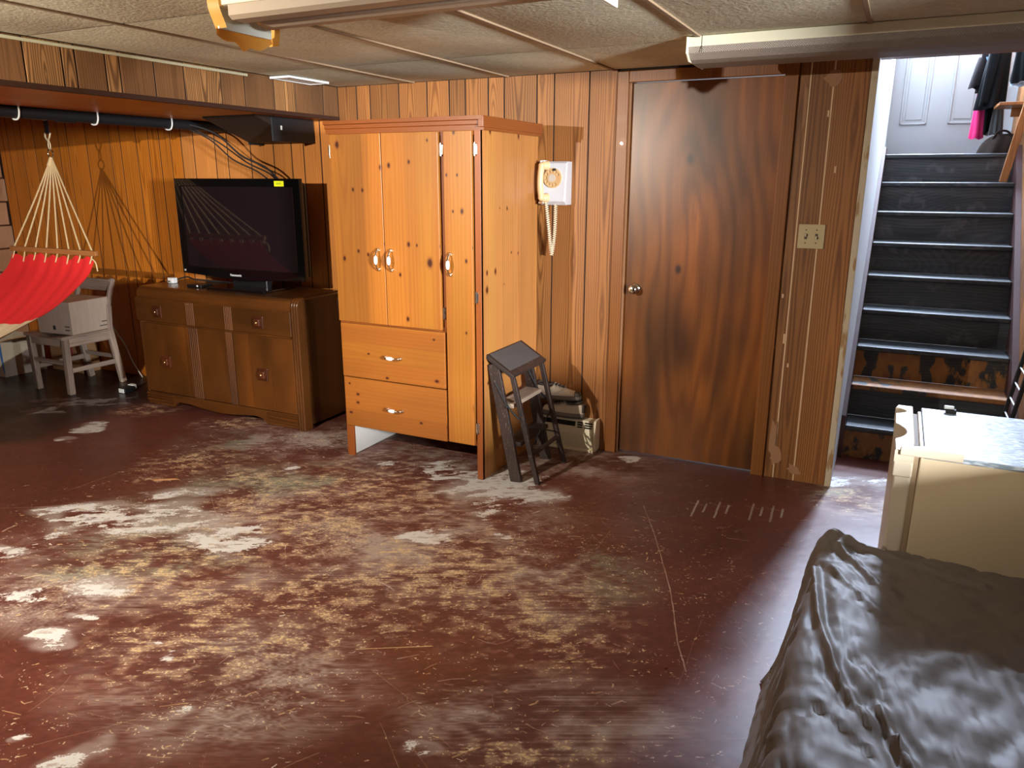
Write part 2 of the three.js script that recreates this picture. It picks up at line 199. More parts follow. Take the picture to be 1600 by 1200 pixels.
for (let i = 0, tries = 0; i < 3000 && tries < 60000; tries++) {
  const x = R(-3.9, 0.3), z = R(-4.0, -0.8), s = x * 0.897 - z * 0.4425, t = -x * 0.4425 - z * 0.897;
  const w = 0.05 + 0.9 * Math.max(wsum(FY, s, t), 0.7 * wsum(FG, s, t), wsum(FS, s, t) * 0.35) * (0.3 + noise(s * 4, t * 5)), near = wsum(FW, s, t) > 0.3;
  if (rnd() > w) continue;
  i++;
  const a = R(-0.75, 0.75) + (rnd() < 0.15 ? 1.3 : 0), l = R(0.004, 0.022) * (rnd() < 0.06 ? 4 : 1), dx = Math.cos(a) * 0.897 - Math.sin(a) * 0.4425, dz = -Math.cos(a) * 0.4425 - Math.sin(a) * 0.897, c = bright[near ? 0 : Math.floor(rnd() * 4)], bend = R(-0.12, 0.12) * l;
  scr.push([[[x, z], [x + dx * l * 0.5 + dz * bend, z + dz * l * 0.5 - dx * bend], [x + dx * l, z + dz * l]], c, R(0.3, 0.95), rnd() < 0.25 ? 3 : rnd() < 0.5 ? 2 : 1]);
}
function floorSheet(x0, x1, z0, z1, W, H) {
  const w = x1 - x0, h = z1 - z0, t = dataTex(W, H, (x, z, o) => floorCol(x0 + x, z0 + z, o), w, h);
  for (const [p, c, a, wd] of scr) scratch(t.image.data, W, H, x0, z0, w, h, p, c, a, wd);
  t.repeat.set(1, 1); t.wrapS = t.wrapT = THREE.ClampToEdgeWrapping;
  const r = dataTex(W / 4, H / 4, (x, z, o) => { const X = x0 + x, Z = z0 + z, s = X * 0.897 - Z * 0.4425, q = -X * 0.4425 - Z * 0.897; const v = 255 * (0.3 + 0.16 * (fbm(s * 6, q * 9, 4) - 0.4) + 0.32 * Math.max(wsum(FY, s, q), wsum(FG, s, q)) + 0.06 * noise(s * 60, q * 80)); o[0] = o[1] = o[2] = v; }, w, h, false);
  r.repeat.set(1, 1); r.wrapS = r.wrapT = THREE.ClampToEdgeWrapping;
  return std({ map: t, roughnessMap: r, roughness: 1 });
}

// ------------------------------------------------------------------ the setting
{ // floor
  const f = struct('floor', null);
  const sheet = (x0, x1, z0, z1, m) => { const g = bx(x0, x1, -0.1, 0, z0, z1); const p = g.attributes.position, uv = g.attributes.uv; for (let i = 0; i < p.count; i++) uv.setXY(i, (p.getX(i) - x0) / (x1 - x0), (p.getZ(i) - z0) / (z1 - z0)); obj('floor_slab', g, m, f, { keepUV: true }); };
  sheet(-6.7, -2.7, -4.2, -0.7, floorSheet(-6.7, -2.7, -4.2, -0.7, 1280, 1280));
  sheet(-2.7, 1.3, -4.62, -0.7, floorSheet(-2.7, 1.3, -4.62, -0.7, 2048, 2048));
  const plainFloor = floorSheet(-6.7, 4, -0.7, 2.7, 512, 256);
  sheet(-6.7, 4, -0.7, 2.7, plainFloor); sheet(1.3, 4, -4.2, -0.7, plainFloor);
}
const tileTex = dataTex(384, 384, (x, y, o) => { const n = 26 * (fbm(x * 70, y * 70, 3) - 0.5) + 18 * (noise(x * 260, y * 260) - 0.5), b = 1 - 0.12 * fbm(x * 3 + 3, y * 3, 3); o[0] = (224 + n) * b; o[1] = (218 + n) * b; o[2] = (188 + n) * b; }, 1.2, 1.2);
const tileBump = dataTex(384, 384, (x, y, o) => { o[0] = o[1] = o[2] = 255 * (0.5 * noise(x * 260, y * 260) + 0.5 * noise(x * 90, y * 90)); }, 1.2, 1.2, false);
const tileM = std({ map: tileTex, bumpMap: tileBump, bumpScale: 0.0012, roughness: 0.9 });
const plainCeil = std({ color: C(190, 178, 155), roughness: 0.9 });
{ // ceiling: slab, lay-in tiles, thin grid bars
  const c = struct('ceiling', null);
  obj('ceiling_slab', [bx(-6.7, 3.95, 2.085, 2.2, -4.0, 2.7)], plainCeil, c);
  obj('ceiling_border', [bx(-6.7, -4.2, 2.06, 2.085, -4.0, 2.7), bx(1.05, 3.95, 2.06, 2.085, -4.0, 2.7), bx(-3.17, 1.05, 2.06, 2.085, 0.36, 2.7)], plainCeil, c);
  for (let i = 0; i < 7; i++) for (let j = 0; j < 4; j++) {
    const x1 = 1.05 - 0.61 * i, x0 = Math.max(x1 - 0.61, -3.165), z1 = 0.36 - 1.22 * j, z0 = Math.max(z1 - 1.22, -3.995);
    if (x1 - x0 < 0.05) continue;
    const g = surf(8, 12, (u, v) => { const e = Math.sin(Math.PI * u) * Math.sin(Math.PI * v), k = hash(i * 7 + 1, j + 3); return [mix(x0 + 0.004, x1 - 0.004, u), 2.062 - e * (0.003 + 0.012 * k), mix(z0 + 0.003, z1 - 0.003, v)]; });
    const top = bx(x0 + 0.004, x1 - 0.004, 2.0645, 2.078, z0 + 0.003, z1 - 0.003);
    obj('ceiling_tile', [g, top], tileM, c, { along: 'z' });
  }
  const gm = std({ color: C(150, 126, 100), roughness: 0.7 });
  for (let i = 1; i < 7; i++) { const x = 1.05 - 0.61 * i; obj('grid_bar', bx(x - 0.009, x + 0.009, 2.055, 2.063, -3.995, 0.36, 0.002), gm, c, { along: 'z' }); }
}
// soffit over the left half of the room, faced with panelling
{
  const s = struct('wall_soffit', null);
  obj('soffit_box', [bx(-4.2, -3.178, 1.884, 2.06, -4.0, 2.4), bx(-4.2, -3.17, 1.876, 1.885, -4.0, 2.4)], panelA, s, { along: 'z' });
  const gz = [2.4, 1.9, 1.4, 0.95, 0.5, 0.1, -0.3, -0.7, -1.05, -1.4, -1.75, -1.92, -2.06, -2.22, -2.28, -2.42, -2.49, -2.67, -2.84, -3.07, -3.23, -3.45, -3.62, -3.86, -4.0];
  for (let i = 0; i + 1 < gz.length; i++) {
    const z1 = gz[i], z0 = gz[i + 1], narrow = z1 - z0 < 0.1 || i % 3 === 0;
    obj('plank', bx(-3.178, -3.168, 1.879, 2.06, z0 + 0.004, z1 - 0.004, 0.001), narrow ? panelE : panelD, s, { ou: narrow ? 0.1 * Math.floor(R(0, 4)) + 0.05 - (z0 + z1) / 2 : R(0, 3) });
  }
  obj('joint_backing', bx(-3.176, -3.172, 1.88, 2.06, -4.0, 2.4), std({ color: C(34, 22, 14), roughness: 0.8 }), s);
  struct('trim_7', [bx(-3.186, -3.16, 1.866, 1.888, -3.99, 2.4, 0.003)], std({ color: C(52, 26, 14), roughness: 0.6 }));
  struct('trim_1', [bx(-3.168, -3.158, 2.04, 2.053, -3.25, 2.4, 0.002)], std({ color: C(190, 188, 160), roughness: 0.4 }));
}
// back wall: grooved panelling, plank by plank
function planked(wall, xs, y0, y1, zf, mat, cell, opt = {}) {   // narrow open joints show the dark core
  for (let i = 0; i + 1 < xs.length; i++) {
    const a = xs[i], b = xs[i + 1], g = opt.gap || 0.0042;
    const pg = extrY([[a + g, zf - 0.0012], [b - g, zf - 0.0012], [b - g, zf - 0.0003], [b - g - 0.0003, zf], [a + g + 0.0003, zf], [a + g, zf - 0.0003]], y0, y1);
    obj('plank', pg, mat, wall, { ou: cell ? cell * (Math.floor(rnd() * 4) + 0.5) - (a + b) / 2 : undefined, ov: R(0, 2.4) });
  }
}
{
  const w = struct('wall_back', null);
  const core = std({ color: C(40, 24, 12), roughness: 0.9 });
  for (const [a, b] of [[-6.66, -1.37], [-0.49, -0.181], [0.7, 3.9]]) obj('panel_backing', bx(a, b, 0, 2.08, -4.0075, -4.0012), core, w);
  obj('wall_core', [bx(-6.7, -1.335, 0, 2.2, -4.12, -4.008), bx(-0.525, -0.172, 0, 2.2, -4.12, -4.008), bx(-1.335, -0.525, 2.03, 2.2, -4.12, -4.008), bx(0.7, 3.95, 0, 2.2, -4.12, -4.008)], core, w);
  planked(w, [-6.64, -6.513, -6.339, -6.185, -6.03, -5.887, -5.78, -5.564, -5.299, -5.187, -5.016, -4.889, -4.777, -4.667, -4.559], 0, 2.08, -4.0, panelA, 0.2);
  planked(w, [-4.559, -4.441, -4.24, -4.127, -3.919, -3.718, -3.566, -3.465, -3.325, -3.17], 0, 2.06, -4.0, panelB, 0.2);
  planked(w, [-3.17, -3.028, -2.928, -2.721, -2.526, -2.376, -2.271, -2.124, -2.024, -1.826, -1.724, -1.524, -1.369], 0, 2.06, -4.0, panelC, 0.2);
  planked(w, [-0.49, -0.436, -0.335, -0.181], 0, 2.06, -4.0, panelC, 0.2, { gap: 0.004 });
  planked(w, [0.7, 0.9, 1.1, 1.25, 1.4, 1.6, 1.8, 1.95, 2.1, 2.3, 2.5, 2.75, 3.0, 3.3, 3.6, 3.9], 0, 2.06, -4.0, panelC, 0.2);
  const fill = std({ color: C(222, 190, 152), roughness: 0.8 });      // caulked grooves beside the brown door, smeared filler
  for (const x of [-0.436, -0.335]) obj('groove_filler', bx(x - 0.0035, x + 0.0035, 0, 2.05, -4.004, -3.9985, 0.001), fill, w);
  const smear = (x, y, rx, ry, s2) => { const pts = []; for (let k = 0; k < 14; k++) { const a = k / 14 * 6.2832, r = 0.65 + 0.6 * hash(k, s2); pts.push([x + Math.cos(a) * rx * r, y + Math.sin(a) * ry * r]); } obj('filler_smear', extrZ(pts, -4.001, -3.9988 + s2 * 0.0001), std({ color: C(166, 124, 92), roughness: 0.85 }), w); };
  smear(-0.45, 0.2, 0.02, 0.12, 3); smear(-0.43, 0.13, 0.03, 0.06, 4); smear(-0.335, 0.06, 0.035, 0.03, 5); smear(-0.45, 1.85, 0.008, 0.12, 7); smear(-0.34, 1.97, 0.035, 0.035, 8);
  for (const [x, y, l] of [[-0.29, 1.55, 0.03], [-0.445, 0.72, 0.05], [-0.415, 0.6, 0.02], [-0.47, 0.95, 0.02], [-0.345, 1.8, 0.03]]) obj('filler_dab', bx(x - 0.004, x + 0.004, y, y + l, -4.001, -3.998, 0.001), fill, w);
}
// side and front walls, partly outside the picture
{
  const w = struct('wall_left', null), br = card(190, 150, 118), br2 = card(204, 158, 126), mort = std({ color: C(96, 60, 36), roughness: 0.9 });
  obj('wall_core', bx(-6.82, -6.672, 0, 2.2, -4.12, 2.7), mort, w);
  for (let j = 0; j < 11; j++) for (let i = 0; i < 4; i++) obj('brick', bx(-6.68, -6.652 + 0.006 * hash(i, j), 0.006 + j * 0.19, 0.184 + j * 0.19, -3.99 + i * 0.4 - (j % 2) * 0.19, -3.605 + i * 0.4 - (j % 2) * 0.19, 0.006), (i + j) % 3 ? br : br2, w);
  struct('wall_front', [bx(-6.82, 4.1, 0, 2.2, 2.7, 2.82)], std({ color: C(150, 144, 136), roughness: 0.9 }));
  struct('wall_partition', [bx(1.3, 1.4, 0, 0.96, -4.0, 2.7), bx(1.3, 1.4, 0.96, 2.07, -4.0, -1.64), bx(1.3, 1.4, 0.96, 2.07, -0.66, 2.7), bx(1.3, 1.4, 1.98, 2.07, -1.64, -0.66)], std({ color: C(150, 144, 136), roughness: 0.9 }));
  const r = struct('wall_right', null);
  obj('wall_core', [bx(3.9, 4.02, 0, 2.2, -4.12, 0.2), bx(3.9, 4.02, 0, 2.2, 1.0, 2.82), bx(3.9, 4.02, 0, 1.41, 0.2, 1.0), bx(3.9, 4.02, 1.91, 2.2, 0.2, 1.0)], std({ color: C(112, 104, 96), roughness: 0.9 }), r);
  const win = struct('window_1', null);
  obj('window_frame', [bx(3.9, 3.98, 1.41, 1.44, 0.2, 1.0), bx(3.9, 3.98, 1.88, 1.91, 0.2, 1.0), bx(3.9, 3.98, 1.44, 1.88, 0.2, 0.23), bx(3.9, 3.98, 1.44, 1.88, 0.97, 1.0)], white, win);
  obj('window_pane', bx(3.94, 3.944, 1.44, 1.88, 0.23, 0.97), phys({ color: 0xffffff, transmission: 1, thickness: 0, roughness: 0.02 }), win);
}
// brown door with its casing
{
  const t = struct('trim_2', null);
  obj('casing', [bx(-1.368, -1.306, 0, 2.05, -4.004, -3.985, 0.004)], casingWood, t);
  obj('casing', [bx(-0.55, -0.487, 0, 2.05, -4.004, -3.985, 0.004)], casingWood, t);
  obj('casing', [bx(-1.306, -0.55, 1.995, 2.05, -4.004, -3.985, 0.004)], casingWood, t);
  obj('jamb', [bx(-1.335, -1.309, 0, 2.0, -4.12, -3.996), bx(-0.549, -0.525, 0, 2.0, -4.12, -3.996), bx(-1.335, -0.525, 2.0, 2.03, -4.12, -3.996)], casingWood, t);
  obj('door_stop', [bx(-1.309, -1.299, 0, 1.995, -4.02, -4.006)], std({ color: C(200, 150, 110), roughness: 0.5 }), t);
  const d = struct('door_1', null);
  const g = bx(-1.303, -0.552, 0.008, 1.994, -4.065, -4.028, 0.002);
  obj('door_slab', g, doorWood, d, { ou: 1.31, ov: 0 });
  const k = obj('door_knob', [lathe([[0, 0], [0.028, 0], [0.03, 0.003], [0.022, 0.007], [0.011, 0.012], [0.011, 0.03], [0.02, 0.036], [0.026, 0.046], [0.024, 0.056], [0.014, 0.062], [0, 0.063]]).rotateX(Math.PI / 2).translate(-1.24, 0.945, -4.028)], chrome, d, { label: 'shiny metal door knob' });
  obj('keyhole_button', cyl([-1.24, 0.945, -3.966], [-1.24, 0.945, -3.962], 0.006), brass, k);
}
// stair opening: corner trim, stairwell walls, landing, landing door
{
  struct('trim_3', [bx(-0.182, -0.153, 0, 2.05, -4.03, -3.99, 0.003)], creamPaint);
  struct('trim_4', [bx(-0.153, 0.69, 2.045, 2.06, -4.1, -3.992, 0.003)], casingWood, { along: 'x' });
  struct('wall_stair_left', [bx(-0.172, -0.155, 0, 2.06, -4.12, -4.03), bx(-0.3, -0.155, 0, 4.05, -7.06, -4.12)], whiteWall);
  struct('wall_stair_front', [bx(-0.3, 0.82, 2.061, 4.05, -4.12, -4.0)], panelC);
  struct('wall_stair_end', [bx(-0.3, -0.225, 1.6, 4.05, -7.16, -7.03), bx(0.585, 0.82, 1.6, 4.05, -7.16, -7.03), bx(-0.225, 0.585, 3.72, 4.05, -7.16, -7.03)], whiteWall);
  struct('ceiling_stair', [bx(-0.3, 0.82, 4.05, 4.12, -7.16, -4.0)], whiteWall);
  const r = struct('wall_stair_right', null);
  obj('wall_core', bx(0.69, 0.82, 0, 4.05, -7.06, -4.0), whiteWall, r);
  for (let i = 0; i < 14; i++) { const z0 = -7.02 + i * 0.216; obj('plank', bx(0.68, 0.692, 0, i < 3 ? 2.9 : 2.06, z0 + 0.002, z0 + 0.214, 0.003), panelC, r, { ou: 0.2 * (i % 4) + 0.1 - z0 - 0.108 }); }
  struct('trim_5', [bx(0.668, 0.7, 0, 2.05, -4.03, -3.99, 0.003)], casingWood);
  const d = struct('door_2', null), W0 = -0.2, W1 = 0.56, zf = -7.0;
  obj('door_slab', [bx(W0, W1, 1.695, 2.66, -7.045, zf, 0.002), bx(W0, 0, 2.66, 3.72, -7.045, zf, 0.002), bx(0.36, W1, 2.66, 3.72, -7.045, zf, 0.002), bx(0, 0.36, 3.38, 3.72, -7.045, zf, 0.002)], doorWhite, d);
  for (const [a, b] of [[-0.077, 0.111], [0.253, 0.44]]) {      // two moulded lower panels
    const y0 = 1.931, y1 = 2.52, fr = [[a, a + 0.016, y0, y1], [b - 0.016, b, y0, y1], [a, b, y0, y0 + 0.016], [a, b, y1 - 0.016, y1]];
    obj('door_panel', [...fr.map((q) => bx(q[0], q[1], q[2], q[3], zf - 0.002, zf + 0.008, 0.004)), bx(a + 0.035, b - 0.035, y0 + 0.035, y1 - 0.035, zf - 0.002, zf + 0.005, 0.004)], doorWhite, d);
  }
  obj('door_glass', bx(0, 0.36, 2.66, 3.38, -7.03, -7.024), phys({ color: 0xffffff, transmission: 1, thickness: 0, roughness: 0.05 }), d);
  struct('trim_6', [bx(-0.225, W0 - 0.003, 1.69, 3.74, -7.05, -6.99), bx(W1 + 0.003, 0.585, 1.69, 3.74, -7.05, -6.99)], white);
}
{ // staircase
  const t = thing('staircase', 'steep black painted stairs with worn brown lower steps rising to a white door', 'stairs');
  const r = 0.188, run = 0.212, z0 = -4.5, x0 = -0.133, x1 = 0.648;
  for (let k = 0; k < 9; k++) {
    const zr = z0 - k * run, y = (k + 1) * r, last = k === 8;
    const tm = k === 1 ? stairWorn : k === 0 ? stairDark2 : stairDark, rm = k === 0 ? stairHalf : k === 2 ? stairHalf : k % 2 ? stairDark : stairDark2;
    obj('riser', bx(x0, x1, y - r, y - 0.028, zr - 0.04, zr - 0.022, 0.001), rm, t, { along: 'x' });
    obj('tread', bx(x0, x1, y - 0.03, y, last ? -7.0 : zr - run - 0.03, zr, 0.009), tm, t, { along: 'x', label: k === 1 ? 'worn tread showing bare brown wood' : undefined });
  }
  const prof = (o) => [[z0 + 0.02, 0], [z0 + 0.02, r + 0.04 + o], [z0 - 8 * run - 0.02, 9 * r + 0.03 + o], [-6.6, 9 * r + 0.03 + o], [-6.6, 9 * r - 0.3], [z0 - 0.4, 0]];
  const skirt = std({ color: C(70, 38, 34), roughness: 0.5 });
  obj('stringer', extrX(prof(0.02), -0.1545, -0.132), skirt, t, { label: 'maroon painted side board' });
  obj('stringer', extrX(prof(0.02), 0.647, 0.679), skirt, t, { label: 'maroon painted side board' });
}

// ------------------------------------------------------------------ pine wardrobe
{
  const t = thing('wardrobe', 'tall knotty pine wardrobe with three doors, two drawers and white porcelain handles', 'wardrobe');
  const zf = -3.28, zb = -3.93, whiteMel = std({ color: C(232, 230, 222), roughness: 0.4 });
  obj('side_panel', bx(-1.81, -1.785, 0, 1.745, zb, zf, 0.002), pineSide, t, { ou: 4, ov: 0 });
  obj('side_panel', bx(-2.66, -2.635, 0, 1.745, zb, zf - 0.012, 0.002), pine, t);
  obj('inner_lining', bx(-2.635, -2.63, 0, 0.2, zb, zf - 0.014), whiteMel, t, { label: 'white inner face of the left side' });
  obj('face_frame', [bx(-2.66, -2.612, 0, 1.745, zf - 0.014, zf, 0.002), bx(-1.818, -1.785, 0, 1.745, zf - 0.02, zf + 0.001, 0.002), bx(-2.01, -1.96, 0.183, 1.745, zf - 0.02, zf - 0.004), bx(-2.612, -1.818, 0.183, 0.21, zf - 0.02, zf - 0.001), bx(-2.612, -1.99, 0.755, 0.79, zf - 0.02, zf - 0.001), bx(-2.612, -1.818, 1.72, 1.745, zf - 0.02, zf - 0.001)], pineTrim, t);
  obj('back_panel', bx(-2.635, -1.81, 0.18, 1.745, zb, zb + 0.008), pine, t);
  obj('bottom_board', bx(-2.635, -1.81, 0.183, 0.2, zb, zf - 0.02), pineTrim, t, { along: 'x' });
  const crown = (o) => [[o[0], 1.74], [o[0], 1.762], [o[1], 1.766], [o[1], 1.782], [o[2], 1.786], [o[2], 1.803]];
  const mold = (x0, x1) => crown([zf + 0.006, zf + 0.014, zf + 0.024]);
  obj('crown_moulding', [extrX([[zb, 1.74], ...mold(), [zb, 1.803]], -2.685, -1.763), bx(-1.786, -1.757, 1.752, 1.803, zb, zf + 0.022, 0.003)], pineTrim, t, { along: 'x' });
  const handle = (x, y, z, horiz, parent) => {
    const f = (g) => { if (horiz) g.rotateZ(Math.PI / 2); return g.translate(x, y, z); };
    const m = [];
    for (const s of [-1, 1]) m.push(f(cyl([0, s * 0.047, 0], [0, s * 0.047, 0.014], 0.008, 0.005)), f(tube([[0, s * 0.05, 0.012], [0, s * 0.044, 0.02], [0, s * 0.033, 0.027], [0, s * 0.022, 0.031]], 0.0042, 12)), f(sph([0, s * 0.022, 0.031], 0.0075)), f(sph([0, s * 0.052, 0.008], 0.0075)));
    obj('handle', m, chrome, parent, { label: 'bright metal handle' });
    obj('handle_grip', f(lathe([[0, -0.024], [0.006, -0.022], [0.0095, -0.012], [0.0105, 0], [0.0095, 0.012], [0.006, 0.022], [0, 0.024]]).translate(0, 0, 0.031)), porcelain, parent, { label: 'white porcelain grip' });
  };
  const hinge = (x, y, parent) => obj('hinge', [bx(x - 0.009, x - 0.001, y - 0.027, y + 0.027, zf - 0.002, zf + 0.012, 0.002), bx(x + 0.002, x + 0.01, y - 0.024, y + 0.024, zf - 0.002, zf + 0.008, 0.002), cyl([x, y - 0.03, zf + 0.011], [x, y + 0.03, zf + 0.011], 0.004)], chrome, parent, { label: 'small bright hinge' });
  const D = (name, x0, x1, y0, y1, along) => obj(name, bx(x0, x1, y0, y1, zf + 0.001, zf + 0.021, 0.003), along === 'x' ? pineDrawer : pine, t, along === 'x' ? { along, ou: 0, ov: 2.7 } : { along, ou: 2.7, ov: 0 });
  const d1 = D('door', -2.654, -2.338, 0.778, 1.738, 'y'); handle(-2.372, 1.118, zf + 0.021, false, d1); hinge(-2.66, 1.655, d1); hinge(-2.66, 0.87, d1);
  const d2 = D('door', -2.334, -2.006, 0.778, 1.738, 'y'); handle(-2.292, 1.118, zf + 0.021, false, d2); hinge(-1.996, 1.655, d2); hinge(-1.996, 0.865, d2);
  const d3 = D('door', -1.976, -1.822, 0.19, 1.738, 'y'); handle(-1.944, 1.114, zf + 0.021, false, d3); hinge(-1.81, 1.655, d3); hinge(-1.81, 0.957, d3); hinge(-1.81, 0.282, d3);
  const w1 = D('drawer', -2.646, -1.99, 0.472, 0.768, 'x'); handle(-2.31, 0.606, zf + 0.021, true, w1);
  const w2 = D('drawer', -2.642, -1.988, 0.186, 0.466, 'x'); handle(-2.31, 0.318, zf + 0.021, true, w2);
}
// ------------------------------------------------------------------ sideboard
{
  const t = thing('sideboard', 'low brown art deco sideboard with waterfall top standing under the television', 'sideboard');
  const zf = -3.49, zb = -3.95, x0 = -4.545, x1 = -3.2;
  const arc = (cz, cy, r, a0, a1, n = 8) => Array.from({ length: n + 1 }, (_, i) => { const a = mix(a0, a1, i / n); return [cz + Math.cos(a) * r, cy + Math.sin(a) * r]; });
  obj('top', extrX([[zb, 0.745], [zf + 0.01, 0.745], [zf + 0.014, 0.76], ...arc(zf - 0.04, 0.77, 0.052, 0, Math.PI / 2), [zb, 0.822]], x0 + 0.012, x1), walnut, t, { along: 'x' });
  obj('carcass', [bx(x0 + 0.01, x1, 0.08, 0.745, zb, zf - 0.012)], walnut, t);
  const post = [];                                   // right corner: fluted waterfall post and side
  for (let k = 0; k < 3; k++) { const xa = x1 + 0.001 + k * 0.019; post.push(extrX([[zf - 0.06, 0], [zf + 0.012, 0], ...arc(zf - 0.04, 0.775, 0.052, 0, Math.PI / 2, 7), [zf - 0.06, 0.827]], xa, xa + 0.018, 0.005)); }
  obj('corner_post', post, walnut, t, { label: 'fluted corner post' });
  obj('side_panel', extrX([[zb, 0.02], [zf - 0.06, 0.02], [zf - 0.06, 0.8], [zf - 0.08, 0.815], [zb, 0.815]], x1, x1 + 0.04, 0.006), walnut, t);
  for (const g of [bx(x1 + 0.002, x1 + 0.03, 0, 0.03, zb, zb + 0.05), bx(x0 + 0.02, x0 + 0.06, 0, 0.09, zb, zb + 0.05)]) obj('foot', g, walnutDark, t);
  obj('edge_strip', [bx(x0 - 0.004, x0 + 0.012, 0.03, 0.585, zf - 0.03, zf + 0.004, 0.004)], walnut, t);
  const flutes = (a, b, y0, y1, z) => { const n = 5, w = (b - a) / n; return Array.from({ length: n }, (_, k) => cyl([a + w * (k + 0.5), y0, z], [a + w * (k + 0.5), y1, z], w * 0.5, w * 0.5, 10)); };
  const knob = (x, y, parent) => {
    obj('knob_plate', [bx(x - 0.04, x + 0.04, y - 0.04, y + 0.04, zf + 0.008, zf + 0.018, 0.004)], walnutDark, parent);
    obj('knob', [bx(x - 0.024, x + 0.024, y - 0.024, y + 0.024, zf + 0.014, zf + 0.034, 0.007)], walnutDark, parent);
    obj('knob_stud', sph([x, y, zf + 0.034], 0.009, [1, 1, 0.8]), brass, parent, { label: 'small brass stud' });
  };
  const dr = obj('drawer', bx(-4.562, x1 - 0.003, 0.592, 0.745, zf - 0.02, zf + 0.012, 0.004), walnut, t, { along: 'x' });
  obj('fluted_band', flutes(-4.088, -4.012, 0.594, 0.743, zf + 0.009), walnut, dr); obj('fluted_band', flutes(-3.75, -3.68, 0.594, 0.743, zf + 0.009), walnut, dr);
  knob(-4.352, 0.662, dr); knob(-3.46, 0.664, dr);
  const dl = obj('door', bx(-4.53, -4.088, 0.1, 0.578, zf - 0.02, zf + 0.008, 0.004), walnut, t);
  obj('fluted_band', flutes(-4.088, -4.005, 0.1, 0.578, zf + 0.003), walnut, dl); knob(-4.315, 0.324, dl);
  const pn = obj('center_panel', bx(-4.004, -3.76, 0.1, 0.578, zf - 0.02, zf + 0.005, 0.003), walnut, t);
  obj('fluted_band', flutes(-3.758, -3.7, 0.1, 0.578, zf + 0.003), walnut, pn);
  const drr = obj('door', bx(-3.694, x1 - 0.003, 0.1, 0.578, zf - 0.02, zf + 0.008, 0.004), walnut, t); knob(-3.457, 0.332, drr);
  const ap = obj('apron', extrZ([[-4.55, 0.095], [-4.55, 0.004], [-4.3, 0.004], [-4.285, 0.03], [-4.24, 0.045], [-4.16, 0.043], [-4.06, 0.032], [-3.95, 0.022], [-3.85, 0.02], [-3.75, 0.026], [-3.65, 0.038], [-3.56, 0.045], [-3.5, 0.036], [-3.47, 0.012], [-3.44, 0.004], [x1, 0.004], [x1, 0.095]], zf - 0.02, zf + 0.004, 0.002), walnut, t, { along: 'x' });
  for (const [a, b] of [[-4.55, -4.3], [-3.45, x1]]) for (let k = 0; k < 3; k++) obj('reeding', cyl([a, 0.034 + k * 0.022, zf + 0.005], [b, 0.034 + k * 0.022, zf + 0.005], 0.009, 0.009, 10), walnut, ap, { along: 'x' });
}
// ------------------------------------------------------------------ television
const font = await new FontLoader().loadAsync('fonts/droid/droid_sans_bold.typeface.json');
const text = (s, size, x, y, z, depth = 0.0008) => { const g = new TextGeometry(s, { font, size, depth, curveSegments: 3, bevelEnabled: false }); g.computeBoundingBox(); const b = g.boundingBox; return g.translate(x - (b.min.x + b.max.x) / 2, y - (b.min.y + b.max.y) / 2, z); };
{
  const t = thing('television', 'large flat black television with a glossy screen and yellow sticker on the sideboard', 'television');
  const x0 = -4.3, x1 = -3.24, y0 = 0.876, y1 = 1.52, z = -3.68;
  const fr = shape([[x0, y0 + 0.03], [(x0 + x1) / 2, y0], [x1, y0 + 0.03], [x1, y1], [x0, y1]]);
  const hole = new THREE.Path([[x0 + 0.056, y0 + 0.078], [x0 + 0.056, y1 - 0.05], [x1 - 0.06, y1 - 0.05], [x1 - 0.06, y0 + 0.078]].map((p) => new THREE.Vector2(...p))); fr.holes.push(hole);
  obj('bezel', extrZ(fr, z - 0.03, z, 0.004), blackGloss, t);
  obj('screen', bx(x0 + 0.05, x1 - 0.05, y0 + 0.07, y1 - 0.045, z - 0.025, z - 0.006), phys({ color: C(27, 20, 23), roughness: 0.05, clearcoat: 1, clearcoatRoughness: 0.02, ior: 1.7 }), t);
  obj('back_cover', bx(x0 + 0.02, x1 - 0.02, y0 + 0.04, y1 - 0.02, z - 0.1, z - 0.028, 0.03), blackPlastic, t);
  obj('stand_neck', bx(-3.9, -3.6, 0.83, 0.93, z - 0.09, z - 0.04, 0.01), blackPlastic, t);
  obj('stand_base', bx(-4.0, -3.5, 0.8225, 0.838, -3.87, -3.585, 0.006), blackGloss, t);
  obj('lettering', text('Panasonic', 0.0145, -3.82, 0.912, z - 0.0005), std({ color: C(225, 225, 225), roughness: 0.4 }), t);
  obj('sticker', bx(-3.435, -3.36, 1.474, 1.506, z - 0.001, z + 0.0012), std({ color: C(222, 226, 20), roughness: 0.6 }), t, { label: 'small bright yellow sticker' });
  obj('sticker_print', bx(-3.42, -3.38, 1.484, 1.497, z + 0.0005, z + 0.0016), std({ color: C(176, 190, 20), roughness: 0.6 }), t);
  obj('badge', bx(-4.285, -4.27, 0.918, 0.93, z - 0.001, z + 0.001), std({ color: C(190, 190, 190) }), t);
}
